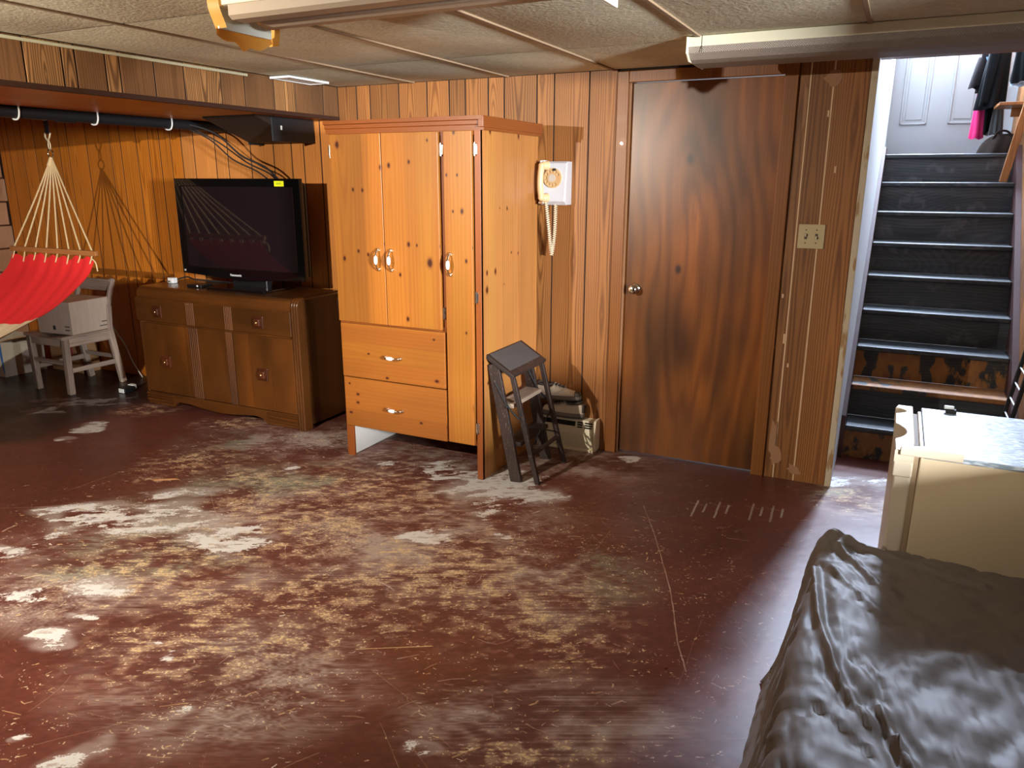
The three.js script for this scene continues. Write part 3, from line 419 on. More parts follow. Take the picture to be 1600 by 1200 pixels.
{ // cables, adaptor and small box round the television
  const c = (pts, r, label) => tag(obj('cable', tube(pts, r, 60, 6), rubber), label, 'cable');
  c([[-4.12, 1.862, -3.62], [-3.96, 1.8, -3.74], [-3.8, 1.66, -3.8], [-3.62, 1.585, -3.82], [-3.46, 1.47, -3.8]], 0.006, 'black cable curving highest from the ceiling beam to the back of the television');
  c([[-4.2, 1.866, -3.6], [-4.04, 1.77, -3.76], [-3.9, 1.64, -3.82], [-3.7, 1.56, -3.83], [-3.5, 1.45, -3.8]], 0.0045, 'thin black cable sagging lowest between the ceiling beam and the television');
  c([[-4.15, 1.862, -3.66], [-4.0, 1.75, -3.8], [-3.8, 1.62, -3.84], [-3.6, 1.54, -3.84], [-3.48, 1.44, -3.8]], 0.0045, 'thin black cable in the middle of the bundle above the television');
  c([[-4.52, 0.829, -3.8], [-4.45, 0.85, -3.83], [-4.36, 0.84, -3.82], [-4.2, 0.829, -3.86], [-4.02, 0.828, -3.88], [-3.9, 0.84, -3.82]], 0.0055, 'black power cable lying behind the white plug on the sideboard');
  const a = thing('power_plug', 'small white power plug lying on the left end of the sideboard', 'plug');
  obj('plug_body', bx(-4.465, -4.41, 0.8225, 0.86, -3.72, -3.68, 0.006), white, a); obj('prongs', [bx(-4.45, -4.444, 0.833, 0.843, -3.682, -3.66, 0.001), bx(-4.432, -4.426, 0.833, 0.843, -3.682, -3.66, 0.001)], chrome, a);
  const b = thing('media_box', 'small flat black box with a white dot beside the television stand', 'box');
  obj('case', bx(-4.19, -4.06, 0.8225, 0.84, -3.7, -3.6, 0.005), blackPlastic, b); obj('indicator', cyl([-4.09, 0.835, -3.6], [-4.09, 0.835, -3.597], 0.006), white, b);
  const p = thing('power_adapter', 'black and white power adapter lying on the floor between chair and sideboard', 'adapter');
  obj('case', bx(-4.98, -4.91, 0, 0.04, -3.66, -3.57, 0.008), blackPlastic, p); obj('label_plate', bx(-4.972, -4.918, 0.003, 0.034, -3.574, -3.566, 0.003), white, p); obj('cap', bx(-4.985, -4.93, 0.005, 0.045, -3.69, -3.65, 0.008), white, p);
  obj('lead', tube([[-4.955, 0.02, -3.68], [-5.0, 0.008, -3.78], [-5.06, 0.006, -3.9], [-5.02, 0.1, -3.975], [-4.9, 0.24, -3.985], [-4.85, 0.36, -3.985], [-4.7, 0.4, -3.985]], 0.004, 60, 6), rubber, p);
}
// ------------------------------------------------------------------ wall telephone
{
  const t = thing('wall_telephone', 'white rotary wall telephone with cream handset and coiled cord beside the wardrobe', 'telephone');
  const x0 = -1.765, x1 = -1.612, y0 = 1.384, y1 = 1.612, body = phys({ color: C(214, 218, 224), roughness: 0.25, clearcoat: 0.4 }), hs = phys({ color: C(226, 196, 148), roughness: 0.3, clearcoat: 0.3 });
  obj('body', extrX([[-4, y0], [-3.93, y0], [-3.905, y0 + 0.02], [-3.925, y1 - 0.01], [-3.94, y1], [-4, y1]], x0, x1, 0.005), body, t);
  const dx = -1.69, dy = 1.525, zf = -3.918;
  obj('number_plate', cyl([dx, dy, zf - 0.004], [dx, dy, zf + 0.006], 0.053, 0.053, 32), hs, t);
  const ring = new THREE.Shape(); ring.absarc(0, 0, 0.05, 0, Math.PI * 2); for (let k = 0; k < 10; k++) { const a = 0.5 + k * 0.52, h = new THREE.Path(); h.absarc(Math.cos(a) * 0.037, Math.sin(a) * 0.037, 0.0075, 0, Math.PI * 2); ring.holes.push(h); }
  const di = obj('dial', extrZ(ring, 0, 0.004).translate(dx, dy, zf + 0.008), phys({ color: C(206, 168, 118), roughness: 0.25, clearcoat: 0.4 }), t, { label: 'tan finger dial' });
  obj('dial_hub', cyl([dx, dy, zf + 0.008], [dx, dy, zf + 0.014], 0.022, 0.02, 24), std({ color: C(200, 190, 176), roughness: 0.4 }), di);
  obj('dial_stop', bx(dx + 0.004, dx + 0.022, dy + 0.038, dy + 0.05, zf + 0.006, zf + 0.016, 0.003), rubber, di);
  const hx = -1.738, g = [tube([[hx, 1.42, -3.875], [hx - 0.002, 1.46, -3.868], [hx - 0.003, 1.5, -3.865], [hx - 0.002, 1.55, -3.868], [hx, 1.59, -3.875]], 0.0165, 24, 12), sph([hx, 1.424, -3.876], 0.019, [1, 1, 1]), sph([hx, 1.588, -3.876], 0.019, [1, 1, 1])];
  for (const y of [1.422, 1.59]) g.push(cyl([hx + 0.004, y, -3.878], [hx + 0.022, y, -3.905], 0.02, 0.026, 18), sph([hx + 0.01, y, -3.888], 0.023));
  obj('handset', g, hs, t, { label: 'cream handset' });
  obj('cradle', bx(hx - 0.014, hx + 0.016, 1.6, 1.618, -3.93, -3.88, 0.005), body, t);
  obj('hook_switch', bx(hx - 0.02, hx + 0.01, 1.39, 1.404, -3.925, -3.88, 0.004), chrome, t);
  class Coil extends THREE.Curve { getPoint(u, o = new THREE.Vector3()) { const q = u < 0.5 ? u * 2 : 2 - u * 2, s = u < 0.5 ? -1 : 1, y = 1.4 - q * 0.29, sp = 0.016 * (1 - Math.pow(q, 3)), x = mix(-1.722, -1.7, u < 0.5 ? q : 1) + (s > 0 ? sp * 1.3 : -0), n = 25 * 6.2832 * q; return o.set(x + 0.0085 * Math.cos(n), y, -3.935 + 0.02 * (1 - q) * (s < 0 ? 1.5 : 0) + 0.0085 * Math.sin(n)); } }
  obj('coiled_cord', new THREE.TubeGeometry(new Coil(), 1100, 0.0026, 5), phys({ color: C(236, 224, 196), roughness: 0.4 }), t);
}
// ------------------------------------------------------------------ light switch
{
  const t = thing('light_switch', 'cream double light switch plate on the panelling right of the brown door', 'switch');
  const x0 = -0.425, x1 = -0.305, y0 = 1.197, y1 = 1.312, pm = std({ color: C(196, 180, 140), roughness: 0.4 }), dk = std({ color: C(70, 58, 40), roughness: 0.6 });
  obj('plate', bx(x0, x1, y0, y1, -4.001, -3.994, 0.003), pm, t);
  for (const [x, up] of [[-0.39, 1], [-0.342, -1]]) {
    obj('toggle_slot', bx(x - 0.006, x + 0.006, 1.242, 1.268, -3.9945, -3.9935), dk, t);
    obj('toggle', bar([x, 1.255, -3.995], [x, 1.255 + up * 0.009, -3.981], 0.008, 0.009, [1, 0, 0], 0.002), std({ color: C(230, 222, 196), roughness: 0.4 }), t);
    for (const y of [1.224, 1.286]) obj('screw', cyl([x, y, -3.995], [x, y, -3.993], 0.0032), dk, t);
  }
}
// ------------------------------------------------------------------ baseboard heater with shoes
{
  const t = thing('baseboard_heater', 'low cream electric baseboard heater with a louvred control end below the shoes', 'heater');
  const x0 = -1.77, x1 = -1.405;
  obj('housing', extrX([[-3.998, 0.01], [-3.94, 0.01], [-3.93, 0.025], [-3.93, 0.12], [-3.945, 0.178], [-3.998, 0.182]], x0, x1 - 0.012, 0.002), cream, t, { along: 'x' });
  obj('front_panel', extrX([[-3.934, 0.035], [-3.922, 0.04], [-3.922, 0.1], [-3.932, 0.135], [-3.94, 0.135]], x0, x1 - 0.02, 0.001), creamMetal, t, { along: 'x' });
  obj('end_cap', extrX([[-3.998, 0.005], [-3.93, 0.005], [-3.918, 0.02], [-3.918, 0.125], [-3.935, 0.187], [-3.998, 0.19]], x1 - 0.014, x1, 0.003), cream, t);
  obj('base_lip', bx(x0, x1 - 0.01, 0, 0.012, -3.99, -3.912, 0.002), cream, t);
  obj('outlet_slot', bx(x0 + 0.03, -1.535, 0.142, 0.168, -3.946, -3.933), rubber, t);
  for (let k = 0; k < 3; k++) for (const [a, b] of [[-1.52, -1.49], [-1.475, -1.43]]) obj('louvre', bx(a, b, 0.137 + k * 0.013, 0.143 + k * 0.013, -3.945, -3.93 - k * 0.002), rubber, t);
}
function shoe(label, x, y, z, flip, tilt) {
  const t = thing('sneaker', label, 'shoe', 'pair of sneakers'), S = (g) => g.rotateZ(tilt).rotateY(flip ? Math.PI : 0).translate(x, y, z);
  const up = std({ map: dataTex(64, 64, (a, b, o) => { const n = 20 * (noise(a * 900, b * 900) - 0.5); o[0] = 214 + n; o[1] = 200 + n; o[2] = 178 + n; }, 0.1, 0.1), roughness: 0.8 }), dk = std({ color: C(70, 62, 58), roughness: 0.8 }), so = std({ color: C(120, 112, 104), roughness: 0.7 }), pale = std({ color: C(196, 186, 168), roughness: 0.7 });
  const wid = (q) => 0.036 * (0.86 + 0.25 * Math.sin(Math.PI * clamp(q * 1.15 - 0.12))) * Math.sqrt(clamp(1 - Math.pow(Math.abs(2 * q - 1), 5))), pts = [];
  for (let k = 0; k <= 30; k++) { const q = k / 30; pts.push([q * 0.285, wid(q)]); } for (let k = 30; k >= 0; k--) { const q = k / 30; pts.push([q * 0.285, -wid(q)]); }
  obj('sole', S(extrY(pts, 0, 0.024, 0.003)), so, t); obj('outsole', S(extrY(pts.map((p) => [p[0] * 0.99 + 0.001, p[1] * 0.97]), -0.006, 0.004)), dk, t);
  const H = (q) => q < 0.36 ? mix(0.092, 0.08, q / 0.36) : mix(0.088, 0.036, Math.pow((q - 0.36) / 0.64, 0.8));
  obj('upper', S(surf(40, 24, (u, v) => { const q = clamp(0.01 + u * 0.98), a = (v - 0.5) * Math.PI, open = q < 0.38 ? Math.pow(Math.cos(a), 6) * 0.03 : 0; return [q * 0.285, 0.02 + (H(q) - 0.02) * Math.pow(Math.cos(a), 0.6) - open, Math.sin(a) * wid(q) * 0.97 * (1 - 0.22 * Math.pow(Math.cos(a), 2))]; })), up, t);
  obj('collar', S(tube([[0.016, 0.09, 0], [0.03, 0.088, 0.022], [0.07, 0.08, 0.025], [0.105, 0.083, 0.014], [0.112, 0.086, 0], [0.105, 0.083, -0.014], [0.07, 0.08, -0.025], [0.03, 0.088, -0.022]], 0.006, 50, 8, true)), dk, t);
  obj('opening', S(sph([0.066, 0.082, 0], 0.03, [1.4, 0.15, 0.7])), rubber, t);
  obj('tongue', S(bar([0.105, 0.09, 0], [0.19, 0.066, 0], 0.008, 0.026, [0, 1, 0], 0.003)), dk, t);
  for (let k = 0; k < 4; k++) obj('lace', S(tube([[0.122 + k * 0.02, 0.076 - k * 0.007, -0.022], [0.128 + k * 0.02, 0.09 - k * 0.007, 0], [0.122 + k * 0.02, 0.076 - k * 0.007, 0.022]], 0.003, 12, 6)), pale, t);
  obj('toe_cap', S(sph([0.255, 0.026, 0], 0.03, [1.0, 0.62, 0.95])), dk, t);
  obj('side_panel', [S(bar([0.13, 0.03, 0.0335], [0.19, 0.06, 0.026], 0.02, 0.003, [0, 0, 1], 0.001)), S(bar([0.07, 0.035, 0.034], [0.12, 0.058, 0.03], 0.02, 0.003, [0, 0, 1], 0.001))], pale, t);
  obj('heel_patch', S(bx(-0.001, 0.014, 0.026, 0.075, -0.02, 0.02, 0.005)), dk, t);
  return t;
}
shoe('worn tan sneaker standing directly on the baseboard heater, under the other shoe', -1.485, 0.195, -3.958, true, 0);
shoe('worn tan sneaker on top of the other shoe, its dark toe pointing right', -1.79, 0.285, -3.95, false, 0.06);

// ------------------------------------------------------------------ folded stepladder leaning on the wardrobe
{
  const t = thing('step_ladder', 'small dark worn wooden stepladder folded and leaning against the pine wardrobe', 'ladder');
  const zn = -3.34, zr = -3.715, top = [-1.752, 0.605], fx = -1.62, bxx = -1.505;
  for (const z of [zn, zr]) {
    obj('stile', bar([fx, 0, z], [top[0], 0.615, z], 0.022, 0.062, [0, 0, 1], 0.003), ladderWood, t);
    obj('rear_leg', bar([bxx, 0, z + (z === zn ? -0.012 : 0.012)], [-1.652, 0.565, z + (z === zn ? -0.012 : 0.012)], 0.02, 0.026, [0, 0, 1], 0.003), ladderWood, t);
    obj('iron_brace', tube([[-1.735, 0.52, z + 0.014], [-1.665, 0.405, z + 0.014], [-1.6, 0.345, z + 0.014]], 0.005, 12, 6), rubber, t);
    obj('brace_bolt', sph([-1.667, 0.405, z + 0.018], 0.009), darkMetal, t);
  }
  const P = (s, o) => [mix(fx, top[0], s / 0.615) + o, s];
  for (const s of [0.2, 0.4]) { const p = P(s, 0.02); obj('step', bx(p[0] - 0.055, p[0] + 0.04, s - 0.011, s + 0.011, zr + 0.012, zn - 0.012, 0.003), s > 0.3 ? greyWood : ladderWood, t, { along: 'z' }); }
  obj('step', bar([-1.79, 0.655, (zn + zr) / 2], [-1.635, 0.56, (zn + zr) / 2], 0.41, 0.022, [0, 0, 1], 0.004), ladderWood, t, { label: 'worn top step' });
  obj('step_pad', bar([-1.778, 0.66, (zn + zr) / 2], [-1.66, 0.588, (zn + zr) / 2], 0.36, 0.004, [0, 0, 1], 0.001), std({ color: C(74, 74, 76), roughness: 0.5 }), t, { label: 'grey rubber pad' });
  obj('cross_brace', [tube([[-1.585, 0.31, zn], [-1.55, 0.17, zr]], 0.004, 4, 6), tube([[-1.55, 0.17, zn], [-1.585, 0.31, zr]], 0.004, 4, 6)], rubber, t);
  obj('rear_rail', bar([-1.545, 0.15, zn], [-1.545, 0.15, zr], 0.012, 0.026, [0, 1, 0], 0.003), ladderWood, t);
}
// ------------------------------------------------------------------ chair with boxes
{
  const t = thing('wooden_chair', 'weathered grey wooden chair with a cardboard box on its seat beside the sideboard', 'chair');
  const xl = -5.61, xr = -5.24, zf = -3.385, zb = -3.78;
  for (const x of [xl, xr]) {
    obj('leg', bar([x, 0, zf], [x + (x === xl ? -0.012 : 0.012), 0.415, zf], 0.042, 0.042, [1, 0, 0], 0.005), greyWood, t);
    obj('leg', [bar([x, 0, zb - 0.03], [x, 0.43, zb + 0.03], 0.036, 0.045, [1, 0, 0], 0.006), bar([x, 0.42, zb + 0.031], [x, 0.6, zb + 0.015], 0.036, 0.042, [1, 0, 0], 0.006), bar([x, 0.59, zb + 0.017], [x, 0.795, zb - 0.05], 0.036, 0.038, [1, 0, 0], 0.012)], greyWood, t, { label: 'back post' });
    obj('apron', bx(x - 0.01, x + 0.01, 0.345, 0.415, zb + 0.03, zf, 0.003), greyWood, t, { along: 'z' });
    obj('stretcher', bx(x - 0.01, x + 0.01, 0.155, 0.19, zb - 0.005, zf, 0.004), greyWood, t, { along: 'z' });
  }
  obj('apron', bx(xl, xr, 0.35, 0.415, zf - 0.01, zf + 0.01, 0.003), greyWood, t, { along: 'x' });
  obj('stretcher', bx(xl, xr, 0.215, 0.245, zf - 0.008, zf + 0.012, 0.004), greyWood, t, { along: 'x' });
  obj('stretcher', bx(xl, xr, 0.19, 0.22, zb - 0.012, zb + 0.008, 0.004), greyWood, t, { along: 'x' });
  const sx = (u) => mix(xl - 0.035, xr + 0.035, u);
  const seatTop = [], n = 16; for (let i = 0; i <= n; i++) { const u = i / n; seatTop.push([sx(u), 0.43 - 0.016 * Math.pow(Math.sin(Math.PI * u), 2)]); }
  obj('seat', extrZ([[sx(0), 0.408], [sx(1), 0.408], ...seatTop.reverse()], zb + 0.045, zf + 0.035, 0.006), greyWood, t, { along: 'z' });
  obj('back_rail', bar([xl, 0.745, zb - 0.03], [xr, 0.745, zb - 0.03], 0.09, 0.018, [0, 1, 0], 0.006), greyWood, t, { along: 'x' });
  obj('back_rail', bar([xl, 0.6, zb + 0.012], [xr, 0.6, zb + 0.012], 0.05, 0.016, [0, 1, 0], 0.005), greyWood, t, { along: 'x' });
  const b = thing('cardboard_box', 'closed pale cardboard box sitting on the seat of the grey chair', 'box'), Y = (g) => g.translate(5.42, 0, 3.56).rotateY(0.08).translate(-5.4, 0, -3.58);
  obj('carton', Y(bx(-5.58, -5.24, 0.4305, 0.662, -3.73, -3.405, 0.003)), cardGrey, b);
  obj('flap', [Y(bx(-5.58, -5.412, 0.6615, 0.666, -3.73, -3.405)), Y(bx(-5.408, -5.24, 0.6615, 0.666, -3.73, -3.405))], cardGrey, b);
  obj('printed_mark', [[-3.475, 0.03], [-3.475, 0.06]].map(([z, y], i) => Y(bx(-5.241, -5.2392, 0.44 + y - 0.012, 0.446 + y - 0.012, -3.71 + i * -0.004 + 0.06 * 0, z - 0.16 + i * -0.02))), ink, b, { label: 'two short printed dark lines' });
  obj('printed_mark', [0.02, 0.045].map((y) => Y(bx(-5.31, -5.262, 0.44 + y, 0.447 + y, -3.4055, -3.4042))), ink, b, { label: 'two short printed dark lines' });
  obj('printed_badge', Y(bx(-5.43, -5.405, 0.46, 0.49, -3.4055, -3.4042)), ink, b);
  const c = thing('cardboard_box', 'cardboard box with red print standing on the floor behind the grey chair', 'box');
  obj('carton', bx(-6.12, -5.74, 0, 0.28, -3.985, -3.83, 0.003), cardBrown, c); obj('printed_panel', bx(-5.95, -5.83, 0.1, 0.24, -3.831, -3.8285), std({ color: C(176, 86, 70), roughness: 0.8 }), c, { label: 'red printed panel' });
  obj('printed_mark', [bx(-5.905, -5.885, 0.12, 0.21, -3.8288, -3.8278), bx(-5.92, -5.87, 0.2, 0.215, -3.8288, -3.8278)], ink, c);
  const d = thing('cardboard_box', 'open cardboard box with a blue stripe at the left edge of the picture', 'box');
  obj('carton', [bx(-6.56, -6.17, 0, 0.285, -3.482, -3.475), bx(-6.56, -6.17, 0, 0.285, -3.81, -3.803), bx(-6.177, -6.17, 0, 0.285, -3.803, -3.482), bx(-6.56, -6.553, 0, 0.285, -3.803, -3.482), bx(-6.553, -6.177, 0, 0.007, -3.803, -3.482)], cardPale, d);
  obj('flap', [bar([-6.36, 0.283, -3.48], [-6.36, 0.31, -3.36], 0.4, 0.006, [1, 0, 0], 0), bar([-6.17, 0.283, -3.64], [-6.06, 0.315, -3.64], 0.32, 0.006, [0, 0, 1], 0)], cardBrown, d);
  obj('printed_stripe', extrZ([[-6.205, 0.26], [-6.19, 0.285], [-6.17, 0.285], [-6.17, 0.03], [-6.18, 0.03]], -3.476, -3.473), std({ color: C(60, 116, 190), roughness: 0.7 }), d, { label: 'blue printed stripe' });
  tag(obj('white_cord', tube([[-5.42, 0.43, -3.9], [-5.4, 0.34, -3.93], [-5.36, 0.26, -3.95], [-5.32, 0.12, -3.97], [-5.2, 0.006, -3.95]], 0.005, 40, 6), white), 'thin white cord hanging behind the grey chair', 'cord');
}
// ------------------------------------------------------------------ hammock
{
  const t = thing('hammock', 'red and cream fabric hammock hung by a strap and cotton ropes near the panelled wall', 'hammock');
  const rope = std({ color: C(232, 206, 160), roughness: 0.85 }), strapM = std({ color: C(44, 44, 54), roughness: 0.7 }), pearl = std({ color: C(226, 216, 180), roughness: 0.35, metalness: 0.3 });
  const xa = -5.01, xb = -4.23, xc = (xa + xb) / 2, hw = (xb - xa) / 2;
  const path = new THREE.CatmullRomCurve3([[0, 1.06, -2.99], [0, 0.985, -2.95], [0, 0.885, -2.83], [0, 0.805, -2.7], [0, 0.735, -2.52], [0, 0.66, -2.28], [0, 0.6, -2.0], [0, 0.61, -1.7], [0, 0.72, -1.3], [0, 0.92, -1.0], [0, 1.06, -0.87]].map(V));
  const L = path.getLength(), red = std({ map: dataTex(128, 128, (x, y, o) => { const n = 16 * (noise(x * 800, y * 800) - 0.5); o[0] = 234 + n; o[1] = 42 + n * 0.5; o[2] = 46 + n * 0.5; }, 0.3, 0.3), roughness: 0.75, side: THREE.DoubleSide }), cr = std({ map: dataTex(128, 128, (x, y, o) => { const n = 16 * (noise(x * 800, y * 800) - 0.5); o[0] = 226 + n; o[1] = 204 + n; o[2] = 168 + n; }, 0.3, 0.3), roughness: 0.8, side: THREE.DoubleSide });
  const F = (s, q) => { const p = path.getPointAt(clamp(q)), e = Math.sin(Math.PI * clamp(q)), bunch = 1 - 0.06 * e; const fold = (0.0035 * Math.sin(s * 11 + 2 * q) + 0.003 * Math.sin(s * 23 - 5 * q) + 0.012 * (noise(s * 4 + 7, q * 3) - 0.5)) * (0.5 + Math.exp(-q * 14)) + 0.008 * Math.cos(s * 22) * Math.exp(-q * 26) ; return [xc + s * hw * bunch, p.y - 0.12 * e * (1 - s * s) + fold, p.z]; };
  const fab = (q0, q1, m, nm) => { const top = surf(80, 60, (u, v) => F(u * 2 - 1, mix(q0, q1, v))), bot = surf(80, 60, (u, v) => { const p = F(1 - u * 2, mix(q0, q1, v)); p[1] -= 0.003; return p; }); obj('fabric_panel', [top, bot], m, t, { keepUV: false, label: nm }); };
  fab(0, 0.2, red, 'bright red fabric'); fab(0.2, 0.72, cr, 'cream fabric'); fab(0.72, 1, red, 'bright red fabric');
  for (const [zr, zb, q] of [[-3.24, -3.0, 0], [-0.63, -0.86, 1]]) {
    const rx = zr < -2 ? -4.86 : -4.62, ry = 1.665, dz = Math.sign(zb - zr);
    obj('strap', bx(rx - 0.018, rx + 0.018, 1.79, 2.06, zr - 0.003, zr + 0.003, 0.002), strapM, t);
    obj('buckle', [bx(rx - 0.026, rx + 0.012, 1.885, 1.9, zr - 0.006, zr + 0.008, 0.003), bx(rx - 0.02, rx + 0.018, 1.868, 1.88, zr - 0.006, zr + 0.008, 0.003)], pearl, t);
    obj('hook', [tube([[rx - 0.026, 1.795, zr], [rx - 0.02, 1.77, zr + 0.004], [rx, 1.745, zr + 0.004]], 0.0055, 16, 8), tube([[rx + 0.026, 1.795, zr], [rx + 0.02, 1.77, zr + 0.004], [rx, 1.745, zr + 0.004]], 0.0055, 16, 8), tube([[rx, 1.75, zr], [rx - 0.008, 1.735, zr], [rx - 0.009, 1.705, zr], [rx, 1.692, zr], [rx + 0.009, 1.705, zr], [rx + 0.008, 1.735, zr]], 0.004, 30, 7, true)], pearl, t);
    obj('ring', new THREE.TorusGeometry(0.026, 0.0045, 8, 28).translate(rx, ry + 0.004, zr), chrome, t);
    obj('spreader_bar', bar([xa - 0.02, 1.09, zb], [xb + 0.02, 1.09, zb], 0.032, 0.022, [0, 1, 0], 0.004), barWood, t, { along: 'x' });
    obj('rope_gather', tube([[rx, ry - 0.02, zr], [rx, ry - 0.07, zr + dz * 0.025]], 0.012, 8, 8), rope, t);
    for (let k = 0; k < 8; k++) {
      const x = xa + 0.02 + (xb - xa - 0.04) * k / 7, o = (k - 3.5) * 0.0025;
      obj('rope', tube([[rx + o, ry - 0.03, zr], [mix(rx, x, 0.45) + o, mix(ry, 1.1, 0.5), mix(zr, zb, 0.45)], [x, 1.105, zb]], 0.0055, 14, 6), rope, t);
      const e = F((x - xc) / hw, q ? 0.985 : 0.015);
      obj('cord_loop', tube([[x, 1.08, zb + dz * 0.004], [x + 0.008, 1.065, zb + dz * 0.014], [e[0], e[1] + 0.006, e[2]], [x - 0.008, 1.06, zb + dz * 0.006]], 0.004, 20, 6, true), rope, t);
    }
    if (!q) obj('loose_cord', tube([[xb, 1.06, zb + 0.02], [xb + 0.025, 1.04, zb + 0.02], [xb + 0.034, 0.99, zb + 0.02]], 0.004, 14, 6), rope, t);
  }
}
// ------------------------------------------------------------------ small refrigerator
{
  const t = thing('mini_fridge', 'small off-white refrigerator with a speckled top standing before the stairs behind the sheet', 'refrigerator');
  const H = 0.81, z0 = -2.7, z1 = -2.225, xd = 0.068, xb = 0.128, x1 = 0.6;
  const side = phys({ color: C(206, 186, 154), roughness: 0.4, clearcoat: 0.2 }), plas = phys({ color: C(198, 184, 162), roughness: 0.35 }), gask = std({ color: C(150, 128, 100), roughness: 0.7 });
  const topM = std({ map: dataTex(256, 256, (x, y, o) => { const k = sstep(0.55, 0.85, noise(x * 45, y * 150) * 0.6 + noise(x * 90 + 9, y * 320) * 0.5); o[0] = mix(128, 196, k); o[1] = mix(140, 204, k); o[2] = mix(148, 210, k); }, 0.5, 0.5), bumpMap: dataTex(256, 256, (x, y, o) => { o[0] = o[1] = o[2] = 255 * noise(x * 60, y * 200); }, 0.5, 0.5, false), bumpScale: 0.001, roughness: 0.4 });
  obj('cabinet', bx(xb, x1, 0.02, H - 0.012, z0, z1, 0.004), side, t);
  obj('worktop', bx(xb + 0.01, x1 + 0.005, H - 0.014, H, z0 - 0.004, z1 + 0.003, 0.003), topM, t, { along: 'z' });
  for (const [x, z] of [[xb + 0.03, z0 + 0.03], [xb + 0.03, z1 - 0.03], [x1 - 0.03, z0 + 0.03], [x1 - 0.03, z1 - 0.03]]) obj('foot', cyl([x, 0, z], [x, 0.024, z], 0.018), rubber, t);
  obj('gasket', bx(xd + 0.044, xb + 0.004, 0.06, H - 0.02, z0 + 0.008, z1 - 0.008), gask, t);
  obj('gasket', bx(xd + 0.03, xb, 0.05, H - 0.012, z1 - 0.014, z1 - 0.004, 0.002), gask, t);
  const d = obj('door', bx(xd, xd + 0.046, 0.05, H - 0.04, z0, z1, 0.008), plas, t);
  const cap = [[xd + 0.046, z1 + 0.001], [xd + 0.046, z0 - 0.001], [xd + 0.002, z0 - 0.001]];   // top cap of the door with two scooped finger recesses
  for (const [c, w] of [[mix(z0, z1, 0.14), 0.07], [mix(z0, z1, 0.62), 0.16]]) for (let k = 0; k <= 12; k++) { const a = k / 12; cap.push([xd - 0.004 + 0.03 * Math.pow(Math.sin(Math.PI * a), 0.8), c + (a - 0.5) * w]); }
  cap.push([xd - 0.002, z1 + 0.001]);
  obj('door_cap', extrY(cap, H - 0.045, H + 0.002, 0.003), plas, d);
  obj('door_band', bx(xd - 0.003, xd + 0.046, H - 0.075, H - 0.03, z1 - 0.06, z1 + 0.004, 0.005), plas, d);
  obj('hinge_cover', extrY([[xd + 0.01, z1 - 0.002], [xd + 0.012, z1 + 0.006], [xb + 0.1, z1 + 0.006], [xb + 0.1, z1 - 0.02], [xb + 0.085, z1 - 0.045], [xb + 0.02, z1 - 0.035]], H - 0.012, H + 0.012, 0.004), plas, t);
  const c = thing('small_clip', 'tiny black and white clip on the rear edge of the refrigerator top', 'clip');
  obj('clip_body', [bx(0.205, 0.235, H, H + 0.012, z0 + 0.008, z0 + 0.03, 0.003)], rubber, c); obj('clip_cap', bx(0.2, 0.228, H + 0.01, H + 0.02, z0 + 0.004, z0 + 0.02, 0.003), white, c);
}
